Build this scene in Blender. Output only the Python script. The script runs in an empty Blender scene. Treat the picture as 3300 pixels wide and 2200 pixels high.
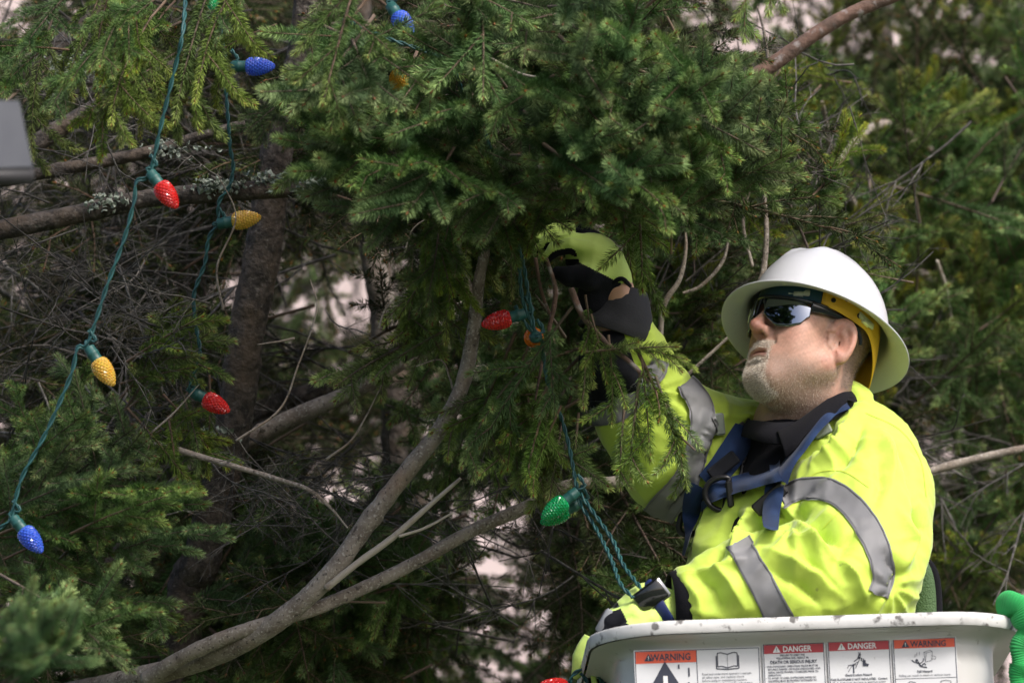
import bpy, bmesh, math, random
import numpy as np
from mathutils import Vector, Matrix, Euler
from mathutils.bvhtree import BVHTree
random.seed(7); RNG = np.random.default_rng(7)
PI = math.pi
scene = bpy.context.scene
# ------------------------------------------------------------------ camera, sky, sun, exposure
TILT = math.radians(13.0)          # a standing photographer looks up at the raised bucket
D = 10.8                           # metres to the worker
PXM = 1800.0                       # photograph pixels per metre at that distance
CAM = Vector((0, 0, 1.7))
cam_d = bpy.data.cameras.new('camera'); cam = bpy.data.objects.new('camera', cam_d)
scene.collection.objects.link(cam); scene.camera = cam
cam.location = CAM; cam.rotation_euler = (PI/2 + TILT, 0, 0)
cam_d.sensor_width = 36; cam_d.lens = 36*D/(3300/PXM); cam_d.clip_end = 2000
cam_d.dof.use_dof = True; cam_d.dof.focus_distance = D; cam_d.dof.aperture_fstop = 5.0
world = bpy.data.worlds.new('World'); scene.world = world; world.use_nodes = True
SUN_EL, SUN_AZ = math.radians(46), math.radians(143)   # azimuth from +Y (away) clockwise: to the right of the camera, a little behind it
wn = world.node_tree.nodes; wl = world.node_tree.links
sky = wn.new('ShaderNodeTexSky'); sky.sky_type = 'NISHITA'; sky.sun_disc = False
sky.sun_elevation = SUN_EL; sky.sun_rotation = SUN_AZ; sky.dust_density = 4.0; sky.air_density = 0.7; sky.ozone_density = 0.3
bg = next(n for n in wn if n.type == 'BACKGROUND'); wl.new(sky.outputs[0], bg.inputs[0]); bg.inputs[1].default_value = 0.135
sun_d = bpy.data.lights.new('sun', 'SUN'); sun_d.energy = 1.5; sun_d.angle = math.radians(14); sun_d.color = (1.0, .975, .935)
sun = bpy.data.objects.new('sun', sun_d); scene.collection.objects.link(sun)
sdir = Vector((math.sin(SUN_AZ)*math.cos(SUN_EL), math.cos(SUN_AZ)*math.cos(SUN_EL), math.sin(SUN_EL)))
sun.rotation_euler = (-sdir).to_track_quat('-Z', 'Y').to_euler(); sun.location = (6, -6, 14)
vs = scene.view_settings; vs.view_transform = 'Standard'; vs.look = 'None'; vs.exposure = 0.85; vs.gamma = 1; vs.use_curve_mapping = False

cy = scene.cycles; cy.max_bounces = 6; cy.diffuse_bounces = 3; cy.glossy_bounces = 2; cy.transmission_bounces = 4; cy.transparent_max_bounces = 4
# ------------------------------------------------------------------ frames and helpers
CT, ST = math.cos(TILT), math.sin(TILT)
ROT = np.array([[1, 0, 0], [0, CT, -ST], [0, ST, CT]])          # view-aligned metres -> world
def q(px, py, d=0.0):                                           # a place in the scene: picture position and its depth from the worker
    s = (D+d)/D/PXM
    return np.array([(px-1650)*s, d, (1100-py)*s])
def W(p):                                                       # view-aligned -> world
    p = np.asarray(p, float); v = p + np.array([0, D, 0])
    return v @ ROT.T + np.array(CAM)
def Wdir(v): return np.asarray(v, float) @ ROT.T
def toL(p): return (np.asarray(p, float)-np.array(CAM)) @ ROT - np.array([0, D, 0])
def proj(p):                                                    # view-aligned -> picture position
    p = np.asarray(p, float); s = D/(D+p[..., 1])*PXM
    return np.stack([1650+p[..., 0]*s, 1100-p[..., 2]*s], -1)
UPL = np.array([0, ST, CT])                                     # true vertical in the view-aligned frame
COL = scene.collection
def tag(o, label=None, cat=None, group=None, kind=None):
    if label: o['label'] = label
    if cat: o['category'] = cat
    if group: o['group'] = group
    if kind: o['kind'] = kind
    return o
def empty(name, loc, label=None, cat=None, group=None):
    o = bpy.data.objects.new(name, None); COL.objects.link(o); o.location = loc; o.empty_display_size = .05
    return tag(o, label, cat, group)
def root_loc(o):
    while o.parent: o = o.parent
    return np.array(o.location)
def mkmesh(name, V, F, mats, smooth=True, mi=None):
    me = bpy.data.meshes.new(name)
    V = np.asarray(V, np.float32)
    if isinstance(F, np.ndarray):
        n, k = F.shape
        me.vertices.add(len(V)); me.vertices.foreach_set('co', V.ravel())
        me.loops.add(n*k); me.loops.foreach_set('vertex_index', F.astype(np.int32).ravel())
        me.polygons.add(n); me.polygons.foreach_set('loop_start', np.arange(0, n*k, k, dtype=np.int32))
        me.update(calc_edges=True)
    else:
        me.from_pydata([tuple(v) for v in V], [], [tuple(f) for f in F]); me.update()
    if not isinstance(mats, (list, tuple)): mats = [mats]
    for m in mats: me.materials.append(m)
    if mi is not None: me.polygons.foreach_set('material_index', np.asarray(mi, np.int32))
    if smooth: me.polygons.foreach_set('use_smooth', np.ones(len(me.polygons), bool))
    return me
def mk(name, V, F, mats, parent=None, smooth=True, mi=None, frame='L'):
    """one mesh object; vertices given view-aligned (L) or in world (W)"""
    V = W(V) if frame == 'L' else np.asarray(V, float)
    if parent is None:
        base = V.mean(0); base[2] = V[:, 2].min()
    else: base = root_loc(parent)
    o = bpy.data.objects.new(name, mkmesh(name, V-base, F, mats, smooth, mi)); COL.objects.link(o)
    if parent is None: o.location = base
    else: o.parent = parent
    return o
class MB:                                                       # collects pieces of one mesh
    def __init__(s): s.V = []; s.F = []; s.n = 0; s.mi = []
    def add(s, V, F, m=0):
        V = np.asarray(V, float).reshape(-1, 3); s.V.append(V)
        for f in F: s.F.append(tuple(int(i)+s.n for i in f)); s.mi.append(m)
        s.n += len(V); return s
    def build(s, name, mats, parent=None, smooth=True, frame='L'):
        return mk(name, np.concatenate(s.V), s.F, mats, parent, smooth, s.mi, frame)
def catmull(P, n):
    P = np.asarray(P, float); out = []
    Q = np.vstack([2*P[0]-P[1], P, 2*P[-1]-P[-2]])
    for i in range(1, len(Q)-2):
        t = np.linspace(0, 1, n, endpoint=False)[:, None]
        a, b, c, d = Q[i-1], Q[i], Q[i+1], Q[i+2]
        out.append(.5*((2*b)+(-a+c)*t+(2*a-5*b+4*c-d)*t**2+(-a+3*b-3*c+d)*t**3))
    out.append(P[-1:]); return np.concatenate(out)
def frames(P):
    T = np.gradient(P, axis=0); T /= np.linalg.norm(T, axis=1)[:, None]+1e-12
    up = np.array([0, 0, 1.]) if abs(T[0][2]) < .9 else np.array([1., 0, 0])
    N = np.zeros_like(P); n = up - T[0]*np.dot(up, T[0]); n /= np.linalg.norm(n)
    for i in range(len(P)):
        n = n - T[i]*np.dot(n, T[i]); n /= np.linalg.norm(n)+1e-12; N[i] = n
    return T, N, np.cross(T, N)
def tube(P, R, seg=8, caps=True, noise=0, rng=None, flat=1.0):
    P = np.asarray(P, float); R = np.broadcast_to(np.asarray(R, float), (len(P),))
    T, N, B = frames(P); a = np.linspace(0, 2*PI, seg, endpoint=False)
    rr = R[:, None]*np.ones(seg)[None]
    if noise:
        rr = rr*(1+noise*(rng or RNG).standard_normal(rr.shape))
    V = P[:, None]+rr[..., None]*(np.cos(a)[None, :, None]*N[:, None]+flat*np.sin(a)[None, :, None]*B[:, None])
    n = len(P); F = []
    for i in range(n-1):
        for j in range(seg):
            k = (j+1) % seg; F.append((i*seg+j, i*seg+k, (i+1)*seg+k, (i+1)*seg+j))
    V = V.reshape(-1, 3)
    if caps: F.append(tuple(range(seg))[::-1]); F.append(tuple((n-1)*seg+j for j in range(seg)))
    return V, F
def lathe(prof, seg, axis_p, axis_d, up=None, rad=None):
    """prof: (r, h) along axis"""
    d = np.asarray(axis_d, float); d = d/np.linalg.norm(d)
    u = np.cross(d, [0.3, .2, 1]) if up is None else np.asarray(up, float); u = u-d*np.dot(u, d); u /= np.linalg.norm(u); v = np.cross(d, u)
    a = np.linspace(0, 2*PI, seg, endpoint=False); V = []; F = []
    for i, (r, h) in enumerate(prof):
        r = r*np.ones(seg) if rad is None else rad(i, a, r)
        V.append(np.asarray(axis_p)+d*h+r[:, None]*(np.cos(a)[:, None]*u+np.sin(a)[:, None]*v))
    for i in range(len(prof)-1):
        for j in range(seg):
            k = (j+1) % seg; F.append((i*seg+j, i*seg+k, (i+1)*seg+k, (i+1)*seg+j))
    n = len(prof); F.append(tuple(range(seg))[::-1]); F.append(tuple((n-1)*seg+j for j in range(seg)))
    return np.concatenate(V), F
def boxm(c, ax, ay, az, sx, sy, sz, bev=0.0):
    """a box with chamfered edges along the three given axes (half sizes)"""
    c, ax, ay, az = (np.asarray(v, float) for v in (c, ax, ay, az))
    if bev <= 0:
        V = [c+ax*sx*i+ay*sy*j+az*sz*k for k in (-1, 1) for j in (-1, 1) for i in (-1, 1)]
        return np.array(V), [(0, 2, 3, 1), (4, 5, 7, 6), (0, 1, 5, 4), (2, 6, 7, 3), (0, 4, 6, 2), (1, 3, 7, 5)]
    V = []; F = []
    rings = [(-sz, -bev), (-sz+bev, 0), (sz-bev, 0), (sz, -bev)]
    for z, e in rings:
        x, y = sx+e, sy+e; b = bev
        for (u, v) in ((x-b, -y), (x, -y+b), (x, y-b), (x-b, y), (-x+b, y), (-x, y-b), (-x, -y+b), (-x+b, -y)):
            V.append(c+ax*u+ay*v+az*z)
    for i in range(3):
        for j in range(8): F.append((i*8+j, i*8+(j+1) % 8, (i+1)*8+(j+1) % 8, (i+1)*8+j))
    F.append(tuple(range(8))[::-1]); F.append(tuple(24+j for j in range(8)))
    return np.array(V), F
# ---------------------------------------------------------------- implicit shapes
def surface_nets(F, org, h):
    ins = F < 0
    s = sum(ins[i:ins.shape[0]-1+i, j:ins.shape[1]-1+j, k:ins.shape[2]-1+k].astype(np.int8) for i in (0, 1) for j in (0, 1) for k in (0, 1))
    act = (s > 0) & (s < 8); idx = np.argwhere(act)
    num = -np.ones(act.shape, np.int32); num[act] = np.arange(len(idx))
    i, j, k = idx.T; P = np.zeros((len(idx), 3)); C = np.zeros(len(idx))
    cs = [(a, b, c) for a in (0, 1) for b in (0, 1) for c in (0, 1)]
    fv = {c: F[i+c[0], j+c[1], k+c[2]] for c in cs}
    for a in cs:
        for ax in range(3):
            if a[ax]: continue
            b = list(a); b[ax] = 1; b = tuple(b)
            fa, fb = fv[a], fv[b]; m = (fa < 0) != (fb < 0)
            t = np.where(m, fa/np.where(m, fa-fb, 1), 0)
            p = np.array(a)[None]+t[:, None]*(np.array(b)-np.array(a))[None]
            P[m] += p[m]; C[m] += 1
    V = (idx+P/C[:, None])*h+np.asarray(org)
    faces = []
    for ax in range(3):
        o1, o2 = [(1, 2), (2, 0), (0, 1)][ax]
        sl0 = [slice(None)]*3; sl1 = [slice(None)]*3
        sl0[ax] = slice(0, -1); sl1[ax] = slice(1, None)
        A, B = ins[tuple(sl0)], ins[tuple(sl1)]
        e = np.argwhere(A != B)
        ok = (e[:, o1] > 0) & (e[:, o2] > 0) & (e[:, o1] < F.shape[o1]-1) & (e[:, o2] < F.shape[o2]-1); e = e[ok]
        fl = A[tuple(e.T)]
        def cell(d1, d2):
            c = e.copy(); c[:, o1] -= d1; c[:, o2] -= d2; return num[tuple(c.T)]
        Q = np.stack([cell(1, 1), cell(0, 1), cell(0, 0), cell(1, 0)], 1)
        Q[~fl] = Q[~fl][:, ::-1]; faces.append(Q)
    Fc = np.concatenate(faces); Fc = Fc[(Fc >= 0).all(1)]
    return V, Fc
def grid(lo, hi, h):
    lo = np.asarray(lo, float); n = np.ceil((np.asarray(hi)-lo)/h).astype(int)+1
    ax = [(lo[i]+np.arange(n[i])*h).astype(np.float32) for i in range(3)]
    return lo, np.stack(np.meshgrid(*ax, indexing='ij'), -1)
def smin(a, b, k):
    h = np.clip(.5+.5*(b-a)/k, 0, 1); return b*(1-h)+a*h-k*h*(1-h)
def smax(a, b, k): return -smin(-a, -b, k)
def ell(P, c, r, M=None):
    p = P-np.asarray(c, np.float32)
    if M is not None: p = p @ np.asarray(M, np.float32)
    r = np.asarray(r, np.float32)
    k0 = np.linalg.norm(p/r, axis=-1); k1 = np.linalg.norm(p/(r*r), axis=-1)+1e-9
    return k0*(k0-1)/k1
def cone(P, a, b, ra, rb):
    a = np.asarray(a, np.float32); b = np.asarray(b, np.float32); ab = b-a
    t = np.clip(((P-a) @ ab)/np.dot(ab, ab), 0, 1)
    return np.linalg.norm(P-a-t[..., None]*ab, axis=-1)-(ra+(rb-ra)*t)
def chain(P, pts, rs, k=.02):
    f = None
    for i in range(len(pts)-1):
        g = cone(P, pts[i], pts[i+1], rs[i], rs[i+1]); f = g if f is None else smin(f, g, k)
    return f
def vnormals(V, F):
    n = np.zeros_like(V); a, b, c, d = (V[F[:, i]] for i in range(4)); fn = np.cross(c-a, d-b)
    for i in range(4): np.add.at(n, F[:, i], fn)
    return n/(np.linalg.norm(n, axis=1)[:, None]+1e-12)
def smooth_mesh(V, F, it=1, w=.5):
    E = np.unique(np.sort(np.concatenate([F[:, [i, (i+1) % 4]] for i in range(4)]), 1), axis=0)
    for _ in range(it):
        S = np.zeros_like(V); C = np.zeros(len(V))
        np.add.at(S, E[:, 0], V[E[:, 1]]); np.add.at(S, E[:, 1], V[E[:, 0]]); np.add.at(C, E[:, 0], 1); np.add.at(C, E[:, 1], 1)
        V = V*(1-w)+w*S/np.maximum(C, 1)[:, None]
    return V
def wnoise(P, f, seed, n=6):                                     # cheap smooth noise, -1..1
    r = np.random.default_rng(seed); s = 0
    for _ in range(n):
        d = r.standard_normal(3); d /= np.linalg.norm(d); s = s+np.sin((P @ d)*f*r.uniform(.6, 1.5)*2*PI+r.uniform(0, 6.28))
    return s/n*1.6
def set_color(o, C, name='Col'):
    at = o.data.color_attributes.new(name, 'FLOAT_COLOR', 'POINT')
    C = np.concatenate([C, np.ones((len(C), 1))], 1).astype(np.float32); at.data.foreach_set('color', C.ravel())
# ---------------------------------------------------------------- materials
def srgb(r, g, b):
    return tuple((c/255/12.92 if c/255 <= .04045 else ((c/255+.055)/1.055)**2.4) for c in (r, g, b))
MATS = {}
def mat(name, col=(.5, .5, .5), rough=.6, bump=None, var=None, spec=.5, metal=0, sss=0, trans=0, coat=0, attr=None, rand=None, sheen=0, scale=(1, 1, 1), extra=None):
    """procedural material. var: list of (noise scale, colour, low, high); bump: list of (scale, strength, distance[, stretch])"""
    m = bpy.data.materials.new(name); m.use_nodes = True; nt = m.node_tree; n = nt.nodes; l = nt.links
    b = n['Principled BSDF']; b.inputs['Roughness'].default_value = rough; b.inputs['Metallic'].default_value = metal
    b.inputs['Specular IOR Level'].default_value = spec
    tc = n.new('ShaderNodeTexCoord'); mp = n.new('ShaderNodeMapping'); l.new(tc.outputs['Object'], mp.inputs['Vector']); mp.inputs['Scale'].default_value = scale
    if attr:
        at = n.new('ShaderNodeAttribute'); at.attribute_name = attr; cur = at.outputs['Color']
    else:
        rg = n.new('ShaderNodeRGB'); rg.outputs[0].default_value = (*col, 1); cur = rg.outputs[0]
    for (s, c, lo, hi) in (var or []):
        t = n.new('ShaderNodeTexNoise'); t.inputs['Scale'].default_value = s; t.inputs['Detail'].default_value = 5; l.new(mp.outputs[0], t.inputs['Vector'])
        r = n.new('ShaderNodeMapRange'); r.inputs['From Min'].default_value = lo; r.inputs['From Max'].default_value = hi; l.new(t.outputs['Fac'], r.inputs['Value'])
        x = n.new('ShaderNodeMix'); x.data_type = 'RGBA'; l.new(r.outputs[0], x.inputs['Factor']); l.new(cur, x.inputs['A']); x.inputs['B'].default_value = (*c, 1); cur = x.outputs['Result']
    if rand:                                                     # each instance a little different: hue, saturation, value spread
        oi = n.new('ShaderNodeObjectInfo'); hs = n.new('ShaderNodeHueSaturation'); l.new(cur, hs.inputs['Color'])
        for key, (lo, hi), mul in (('Hue', rand[0], 1), ('Saturation', rand[1], 7.13), ('Value', rand[2], 3.77)):
            f = n.new('ShaderNodeMath'); f.operation = 'MULTIPLY'; l.new(oi.outputs['Random'], f.inputs[0]); f.inputs[1].default_value = mul
            g = n.new('ShaderNodeMath'); g.operation = 'FRACT'; l.new(f.outputs[0], g.inputs[0])
            r = n.new('ShaderNodeMapRange'); l.new(g.outputs[0], r.inputs['Value']); r.inputs['To Min'].default_value = lo; r.inputs['To Max'].default_value = hi
            l.new(r.outputs[0], hs.inputs[key])
        cur = hs.outputs[0]
    l.new(cur, b.inputs['Base Color'])
    prev = None
    for bb in (bump or []):
        s, st, dist = bb[:3]; t = n.new('ShaderNodeTexNoise'); t.inputs['Scale'].default_value = s; t.inputs['Detail'].default_value = 6
        if len(bb) > 3:
            m2 = n.new('ShaderNodeMapping'); m2.inputs['Scale'].default_value = bb[3]; l.new(tc.outputs['Object'], m2.inputs['Vector']); l.new(m2.outputs[0], t.inputs['Vector'])
        else: l.new(mp.outputs[0], t.inputs['Vector'])
        bp = n.new('ShaderNodeBump'); bp.inputs['Strength'].default_value = st; bp.inputs['Distance'].default_value = dist; l.new(t.outputs['Fac'], bp.inputs['Height'])
        if prev: l.new(prev, bp.inputs['Normal'])
        prev = bp.outputs[0]
    if prev: l.new(prev, b.inputs['Normal'])
    if sss:
        b.inputs['Subsurface Weight'].default_value = sss; b.inputs['Subsurface Radius'].default_value = (1, .35, .2); b.inputs['Subsurface Scale'].default_value = .004
    b.inputs['Transmission Weight'].default_value = trans; b.inputs['Coat Weight'].default_value = coat; b.inputs['Sheen Weight'].default_value = sheen
    if extra: extra(nt, b)
    MATS[name] = m; return m
# ================================================================== the worker
LIME = (.52, .69, .09)
mat('hi_vis', LIME, .62, [(9, .22, .02), (55, .12, .004), (900, .08, .0006)], [(3.2, (.48, .635, .075), .45, .7), (11, (.34, .40, .08), .62, .86), (45, (.12, .13, .06), .70, .80)], spec=.3, sheen=.25)
mat('grey_tape', (.19, .192, .2), .55, [(600, .12, .0006), (20, .15, .004)], [(6, (.16, .162, .17), .4, .7)], spec=.4)
mat('black_cloth', (.009, .01, .013), .9, [(500, .35, .0015), (25, .3, .006)], [(20, (.02, .021, .027), .4, .7)], sheen=.03, spec=.15)
mat('black_fleece', (.009, .009, .012), .95, [(350, .5, .002)], sheen=.03, spec=.12)
mat('slate_lining', srgb(72, 78, 92), .85, [(300, .2, .001)], sheen=.2)
mat('blue_web', srgb(20, 46, 84), .75, [(700, .5, .0012)], [(40, srgb(14, 36, 72), .4, .65)], spec=.3, sheen=.1)
mat('black_plastic', (.012, .012, .014), .35, [(60, .05, .002)])
mat('black_metal', (.02, .02, .022), .3, metal=.4)
mat('grey_web', srgb(130, 138, 130), .85, [(600, .5, .001)])
mat('skin', (.6, .38, .3), .48, [(180, .4, .0012), (700, .3, .0005)], attr='Col', sss=.15, spec=.45)
mat('hair_mat', (.3, .25, .2), .6, attr='Col', spec=.3)
mat('white_shell', (.54, .555, .585), .26, [(30, .03, .002)], [(25, (.5, .51, .53), .60, .8), (90, (.42, .42, .41), .70, .76)], spec=.5, coat=.2)
mat('yellow_plastic', srgb(226, 176, 50), .5, [(80, .05, .001)])
mat('teal_fabric', srgb(38, 74, 92), .9, [(300, .3, .001)], sheen=.2)
mat('clear_plastic', (.72, .74, .66), .3, trans=.25)
mat('lens', (.05, .06, .075), .04, metal=1.0, spec=.9)
MATS['lens'].node_tree.nodes['Principled BSDF'].inputs['Base Color'].default_value = (.20, .225, .27, 1)
for lk in list(MATS['lens'].node_tree.links):
    if lk.to_socket.name == 'Base Color': MATS['lens'].node_tree.links.remove(lk)
mat('frame_plastic', (.012, .014, .022), .16, spec=.6)
mat('glove_lime', (.56, .74, .17), .7, [(250, .3, .0015), (30, .2, .004)], [(20, (.5, .68, .14), .4, .7)], sheen=.2)
mat('glove_black', (.009, .01, .014), .92, [(350, .5, .002)], sheen=.04, spec=.15)
mat('silver', (.34, .345, .36), .3, metal=1)
mat('watch_glass', (.01, .012, .012), .08, spec=.6)
mat('denim', (.03, .04, .07), .85, [(200, .3, .002)])

# head frame: X his right, Y forward, Z up, origin between the ears
def rx(a): c, s = math.cos(a), math.sin(a); return np.array([[1, 0, 0], [0, c, -s], [0, s, c]])
def ry(a): c, s = math.cos(a), math.sin(a); return np.array([[c, 0, s], [0, 1, 0], [-s, 0, c]])
def rz(a): c, s = math.cos(a), math.sin(a); return np.array([[c, -s, 0], [s, c, 0], [0, 0, 1]])
HS = 1.06
HM = ry(math.radians(-8)) @ rz(math.radians(124)) @ rx(math.radians(28)) @ ry(math.radians(6))
HO = q(2614, 1108, 0)
def H(p): return (np.asarray(p, float)*HS) @ HM.T + HO            # head frame -> view-aligned
def Hinv(p): return ((np.asarray(p, float)-HO) @ HM)/HS
# body frame: X his right, Y forward, Z up
YAW = math.radians(48)
bf = np.array([-math.sin(YAW), -math.cos(YAW), 0]); br = np.array([-math.cos(YAW), math.sin(YAW), 0])
BW = np.stack([br, bf, np.array([0, 0, 1.])], 1)                  # body -> world dirs
BL = ROT.T @ BW @ rx(math.radians(4))                             # body -> view-aligned dirs, leaning back a little
NECK = q(2590, 1385, .03)
def Bd(p): return np.asarray(p, float) @ BL.T + NECK

person = empty('person', W(Bd((0, 0, -1.42))), 'worker in lime hi-vis jacket and white hard hat standing in the lift bucket, reaching up', 'person')

# ---------------- head
def head_sdf(P):
    X = np.abs(P[..., 0]); S = np.stack([X, P[..., 1], P[..., 2]], -1)
    f = ell(P, (0, -.012, .045), (.077, .1, .088))
    f = smin(f, ell(P, (0, .04, .03), (.066, .056, .078)), .03)
    f = smin(f, ell(P, (0, .042, -.04), (.061, .05, .064)), .03)              # lower face
    f = smin(f, ell(S, (.042, .062, -.008), (.026, .022, .022)), .025)       # cheekbones
    f = smin(f, ell(S, (.041, .052, -.042), (.026, .032, .030)), .025)       # full cheeks
    f = smin(f, cone(S, (.057, .008, -.055), (.022, .078, -.092), .026, .023), .03)   # jaw
    f = smin(f, ell(P, (0, .0795, -.093), (.029, .023, .023)), .02)              # chin
    f = smin(f, ell(P, (0, .076, -.056), (.038, .028, .036)), .02)            # muzzle
    f = smin(f, ell(P, (0, .04, -.102), (.042, .042, .03)), .025)           # double chin
    f = smin(f, cone(S, (0, .088, .046), (.046, .066, .044), .014, .012), .018)      # brow
    f = smax(f, -ell(S, (.033, .1, .022), (.022, .018, .014)), .014)         # eye hollows
    f = smin(f, ell(S, (.032, .076, .021), (.015, .014, .013)), .004)        # eyeballs under lids
    f = smin(f, cone(P, (0, .088, .034), (0, .1175, -.010), .0082, .0098), .012)      # nose
    f = smin(f, ell(P, (0, .1155, -.014), (.0118, .0115, .0098)), .008)
    f = smin(f, ell(S, (.0135, .1025, -.019), (.0085, .0115, .009)), .006)
    f = smax(f, -ell(S, (.0074, .1085, -.0275), (.0044, .0072, .006)), .003)  # nostrils
    mz = -.056-.004*(X/.025)**2                                             # mouth line sinks a little to the corners
    zz = P[..., 2]-mz
    f = smin(f, ell(np.stack([X, P[..., 1], zz], -1), (0, .097, .0045), (.023, .006, .0034)), .006)
    f = smin(f, ell(np.stack([X, P[..., 1], zz], -1), (0, .0955, -.006), (.02, .007, .0044)), .006)
    f = smax(f, -ell(np.stack([X, P[..., 1], zz], -1), (0, .108, 0), (.030, .013, .0020)), .003)
    f = smax(f, -ell(P, (0, .112, -.075), (.022, .012, .006)), .012)         # under the lip
    f = smax(f, -cone(S, (.0215, .103, -.02), (.036, .082, -.058), .0022, .0016), .008)  # cheek fold
    f = smax(f, -cone(S, (.045, .076, .004), (.062, .055, -.002), .001, .001), .006)
    nb = Hinv(q(2590, 1420, .06)); nb2 = Hinv(q(2572, 1375, .03))
    g = chain(P, [(0, -.03, -.02), (0, -.022, -.075), nb2, nb], [.058, .060, .072, .07], .02)
    f = smin(f, g, .02)
    # left and right ears
    ang = math.radians(12)
    for sgn in (-1, 1):
        E0 = np.array([sgn*.0785, -.006, -.009]); Me = rz(sgn*math.radians(33)) @ rx(-ang)
        e = ((P-E0) @ Me)/np.array([1.2, 1.4, 1.16])
        ex, ey, ez = e[..., 0]*sgn, e[..., 1], e[..., 2]
        w = .0165+.0045*np.clip(ez/.03, -1, 1)
        k = np.sqrt((ey/w)**2+(ez/.0315)**2)
        d = (k-1)*.018
        plate = np.maximum(d, np.abs(ex-.004-.1*np.clip(-ey, -.01, .03))-.0035)
        rim = np.sqrt((d+.0035)**2+(ex-.008-.1*np.clip(-ey, -.01, .03))**2)-.0042
        rim = np.where((ey > .008) & (ez < .012), rim+.006, rim)
        er = smin(plate, rim, .004)
        er = smin(er, ell(np.stack([ex, ey, ez], -1), (.004, .006, -.027), (.006, .009, .0095)), .006)   # lobe
        er = smin(er, np.sqrt((ey-.001+.35*(ez-.006))**2+(ex-.0075)**2+np.maximum(np.abs(ez-.008)-.012, 0)**2)-.0032, .004)  # inner fold
        er = smax(er, -ell(np.stack([ex, ey, ez], -1), (.0122, .005, -.004), (.0098, .0086, .0125)), .0035)
        er = smin(er, ell(np.stack([ex, ey, ez], -1), (.004, .016, -.006), (.0045, .004, .006)), .004)   # tragus
        f = smin(f, er*1.2, .004)
    return f
hh = .0024
org, G = grid((-.108, -.145, -.235), (.108, .135, .145), hh)
HV, HF = surface_nets(head_sdf(G), org, hh); HV = smooth_mesh(HV, HF, 1, .35)
HNr = vnormals(HV, HF)
def sstep(a, b, x): t = np.clip((x-a)/(b-a), 0, 1); return t*t*(3-2*t)
def beard_mask(P):
    x, y, z = np.abs(P[:, 0]), P[:, 1], P[:, 2]
    lips = sstep(.027, .021, x)*sstep(.010, .0065, np.abs(z+.057+.004*(x/.025)**2))*sstep(.085, .09, y)
    gt = sstep(.034, .026, x)*sstep(-.031, -.037, z+.12*np.maximum(x-.012, 0))*sstep(.066, .076, y+.1*np.maximum(-z-.1, 0)*3)
    gt = gt*(1-sstep(.006, .0, np.hypot(x-.021, (z+.075)*.8))*.6)
    ch = sstep(-.082, -.09, z)*sstep(.070, .082, y)*sstep(.032, .024, x)
    return np.clip(np.maximum(gt, ch)*(1-lips), 0, 1)
def stub_mask(P):
    x, y, z = np.abs(P[:, 0]), P[:, 1], P[:, 2]
    line = -.062-.25*np.maximum(.05-y, 0)+.9*np.maximum(.02-y, 0)
    return sstep(line+.008, line-.012, z)*sstep(-.185, -.15, z)*sstep(-.03, -.005, y)*(HNr[:, 1]*0+1)
def hair_mask(P):
    x, y, z = np.abs(P[:, 0]), P[:, 1], P[:, 2]
    back = sstep(-.024, -.034, y)*sstep(-.095, -.07, z)*(np.hypot(x-.085, y+.014) > .022)
    side = sstep(.012, .02, z)*sstep(.036, .02, y)*sstep(-.005, .004, z-.1*y)
    return np.clip(np.maximum(back, side), 0, 1)*(x < .079)
bm_, sm_, hm_ = beard_mask(HV), stub_mask(HV), hair_mask(HV)
x, y, z = np.abs(HV[:, 0]), HV[:, 1], HV[:, 2]
base = np.tile(np.array([.49, .285, .215]), (len(HV), 1))
red = np.clip(sstep(.03, .0, np.linalg.norm((HV-[0, .115, -.015])*[1, .7, 1], axis=1))*.9+.7*sstep(.035, .0, np.linalg.norm(np.stack([x-.045, y-.065, z+.02], 1), axis=1))+.35*(x > .079)+.5*sstep(-.1, -.16, z), 0, 1)
red = red*(.8+.6*wnoise(HV, 60, 3)); base += np.clip(red, 0, 1)[:, None]*np.array([.0, -.095, -.07])
base *= (1+.10*wnoise(HV, 40, 5)+.09*wnoise(HV, 120, 6)+.08*wnoise(HV, 260, 7))[:, None]
lip = sstep(.027, .02, x)*sstep(.010, .006, np.abs(z+.057+.004*(x/.025)**2))*sstep(.088, .094, y)
base = base*(1-.65*lip[:, None])+.65*lip[:, None]*np.array([.42, .19, .16])
base = base*(1-.5*sm_[:, None])+.5*sm_[:, None]*np.array([.33, .25, .21])
base = base*(1-.6*bm_[:, None])+.6*bm_[:, None]*np.array([.44, .36, .29])
base = base*(1-.75*hm_[:, None])+.75*hm_[:, None]*np.array([.11, .085, .065])
HC = np.clip(base, .01, .9)
# body under the clothes: torso, arms, legs as one low resolution skin joined to the head mesh
RA = [q(2350, 1470, .16), q(2215, 1425, .12), q(2060, 1290, .06), q(1990, 1110, .01), q(1992, 985, -.01), q(1978, 912, -.012)]      # raised right arm
LA = [q(2815, 1500, -.06), q(2800, 1690, -.17), q(2735, 1865, -.26), q(2440, 1905, -.29), q(2225, 1955, -.31), q(2130, 1985, -.32)]   # left arm across the waist
def body_sdf(P):
    b = (P-NECK.astype(np.float32)) @ BL.astype(np.float32)
    f = ell(b, (0, -.03, -.36), (.18, .10, .26)); f = smin(f, ell(b, (0, .02, -.58), (.18, .13, .26)), .06)
    f = smin(f, cone(b, (0, -.03, -.1), (0, -.02, .03), .06, .055), .03)
    for A in (RA, LA): f = smin(f, chain(P, A, [.07, .055, .045, .04, .033, .034], .02), .03)
    for s in (-1, 1):
        f = smin(f, chain(b, [(s*.09, 0, -.72), (s*.11, .02, -1.0), (s*.12, -.01, -1.34), (s*.12, .1, -1.38)], [.085, .06, .042, .035], .03), .04)
    return f
org, G = grid((-.1, -.5, -1.25), (.8, .45, .15), .016)
BV, BF = surface_nets(body_sdf(G), org, .016)
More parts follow.
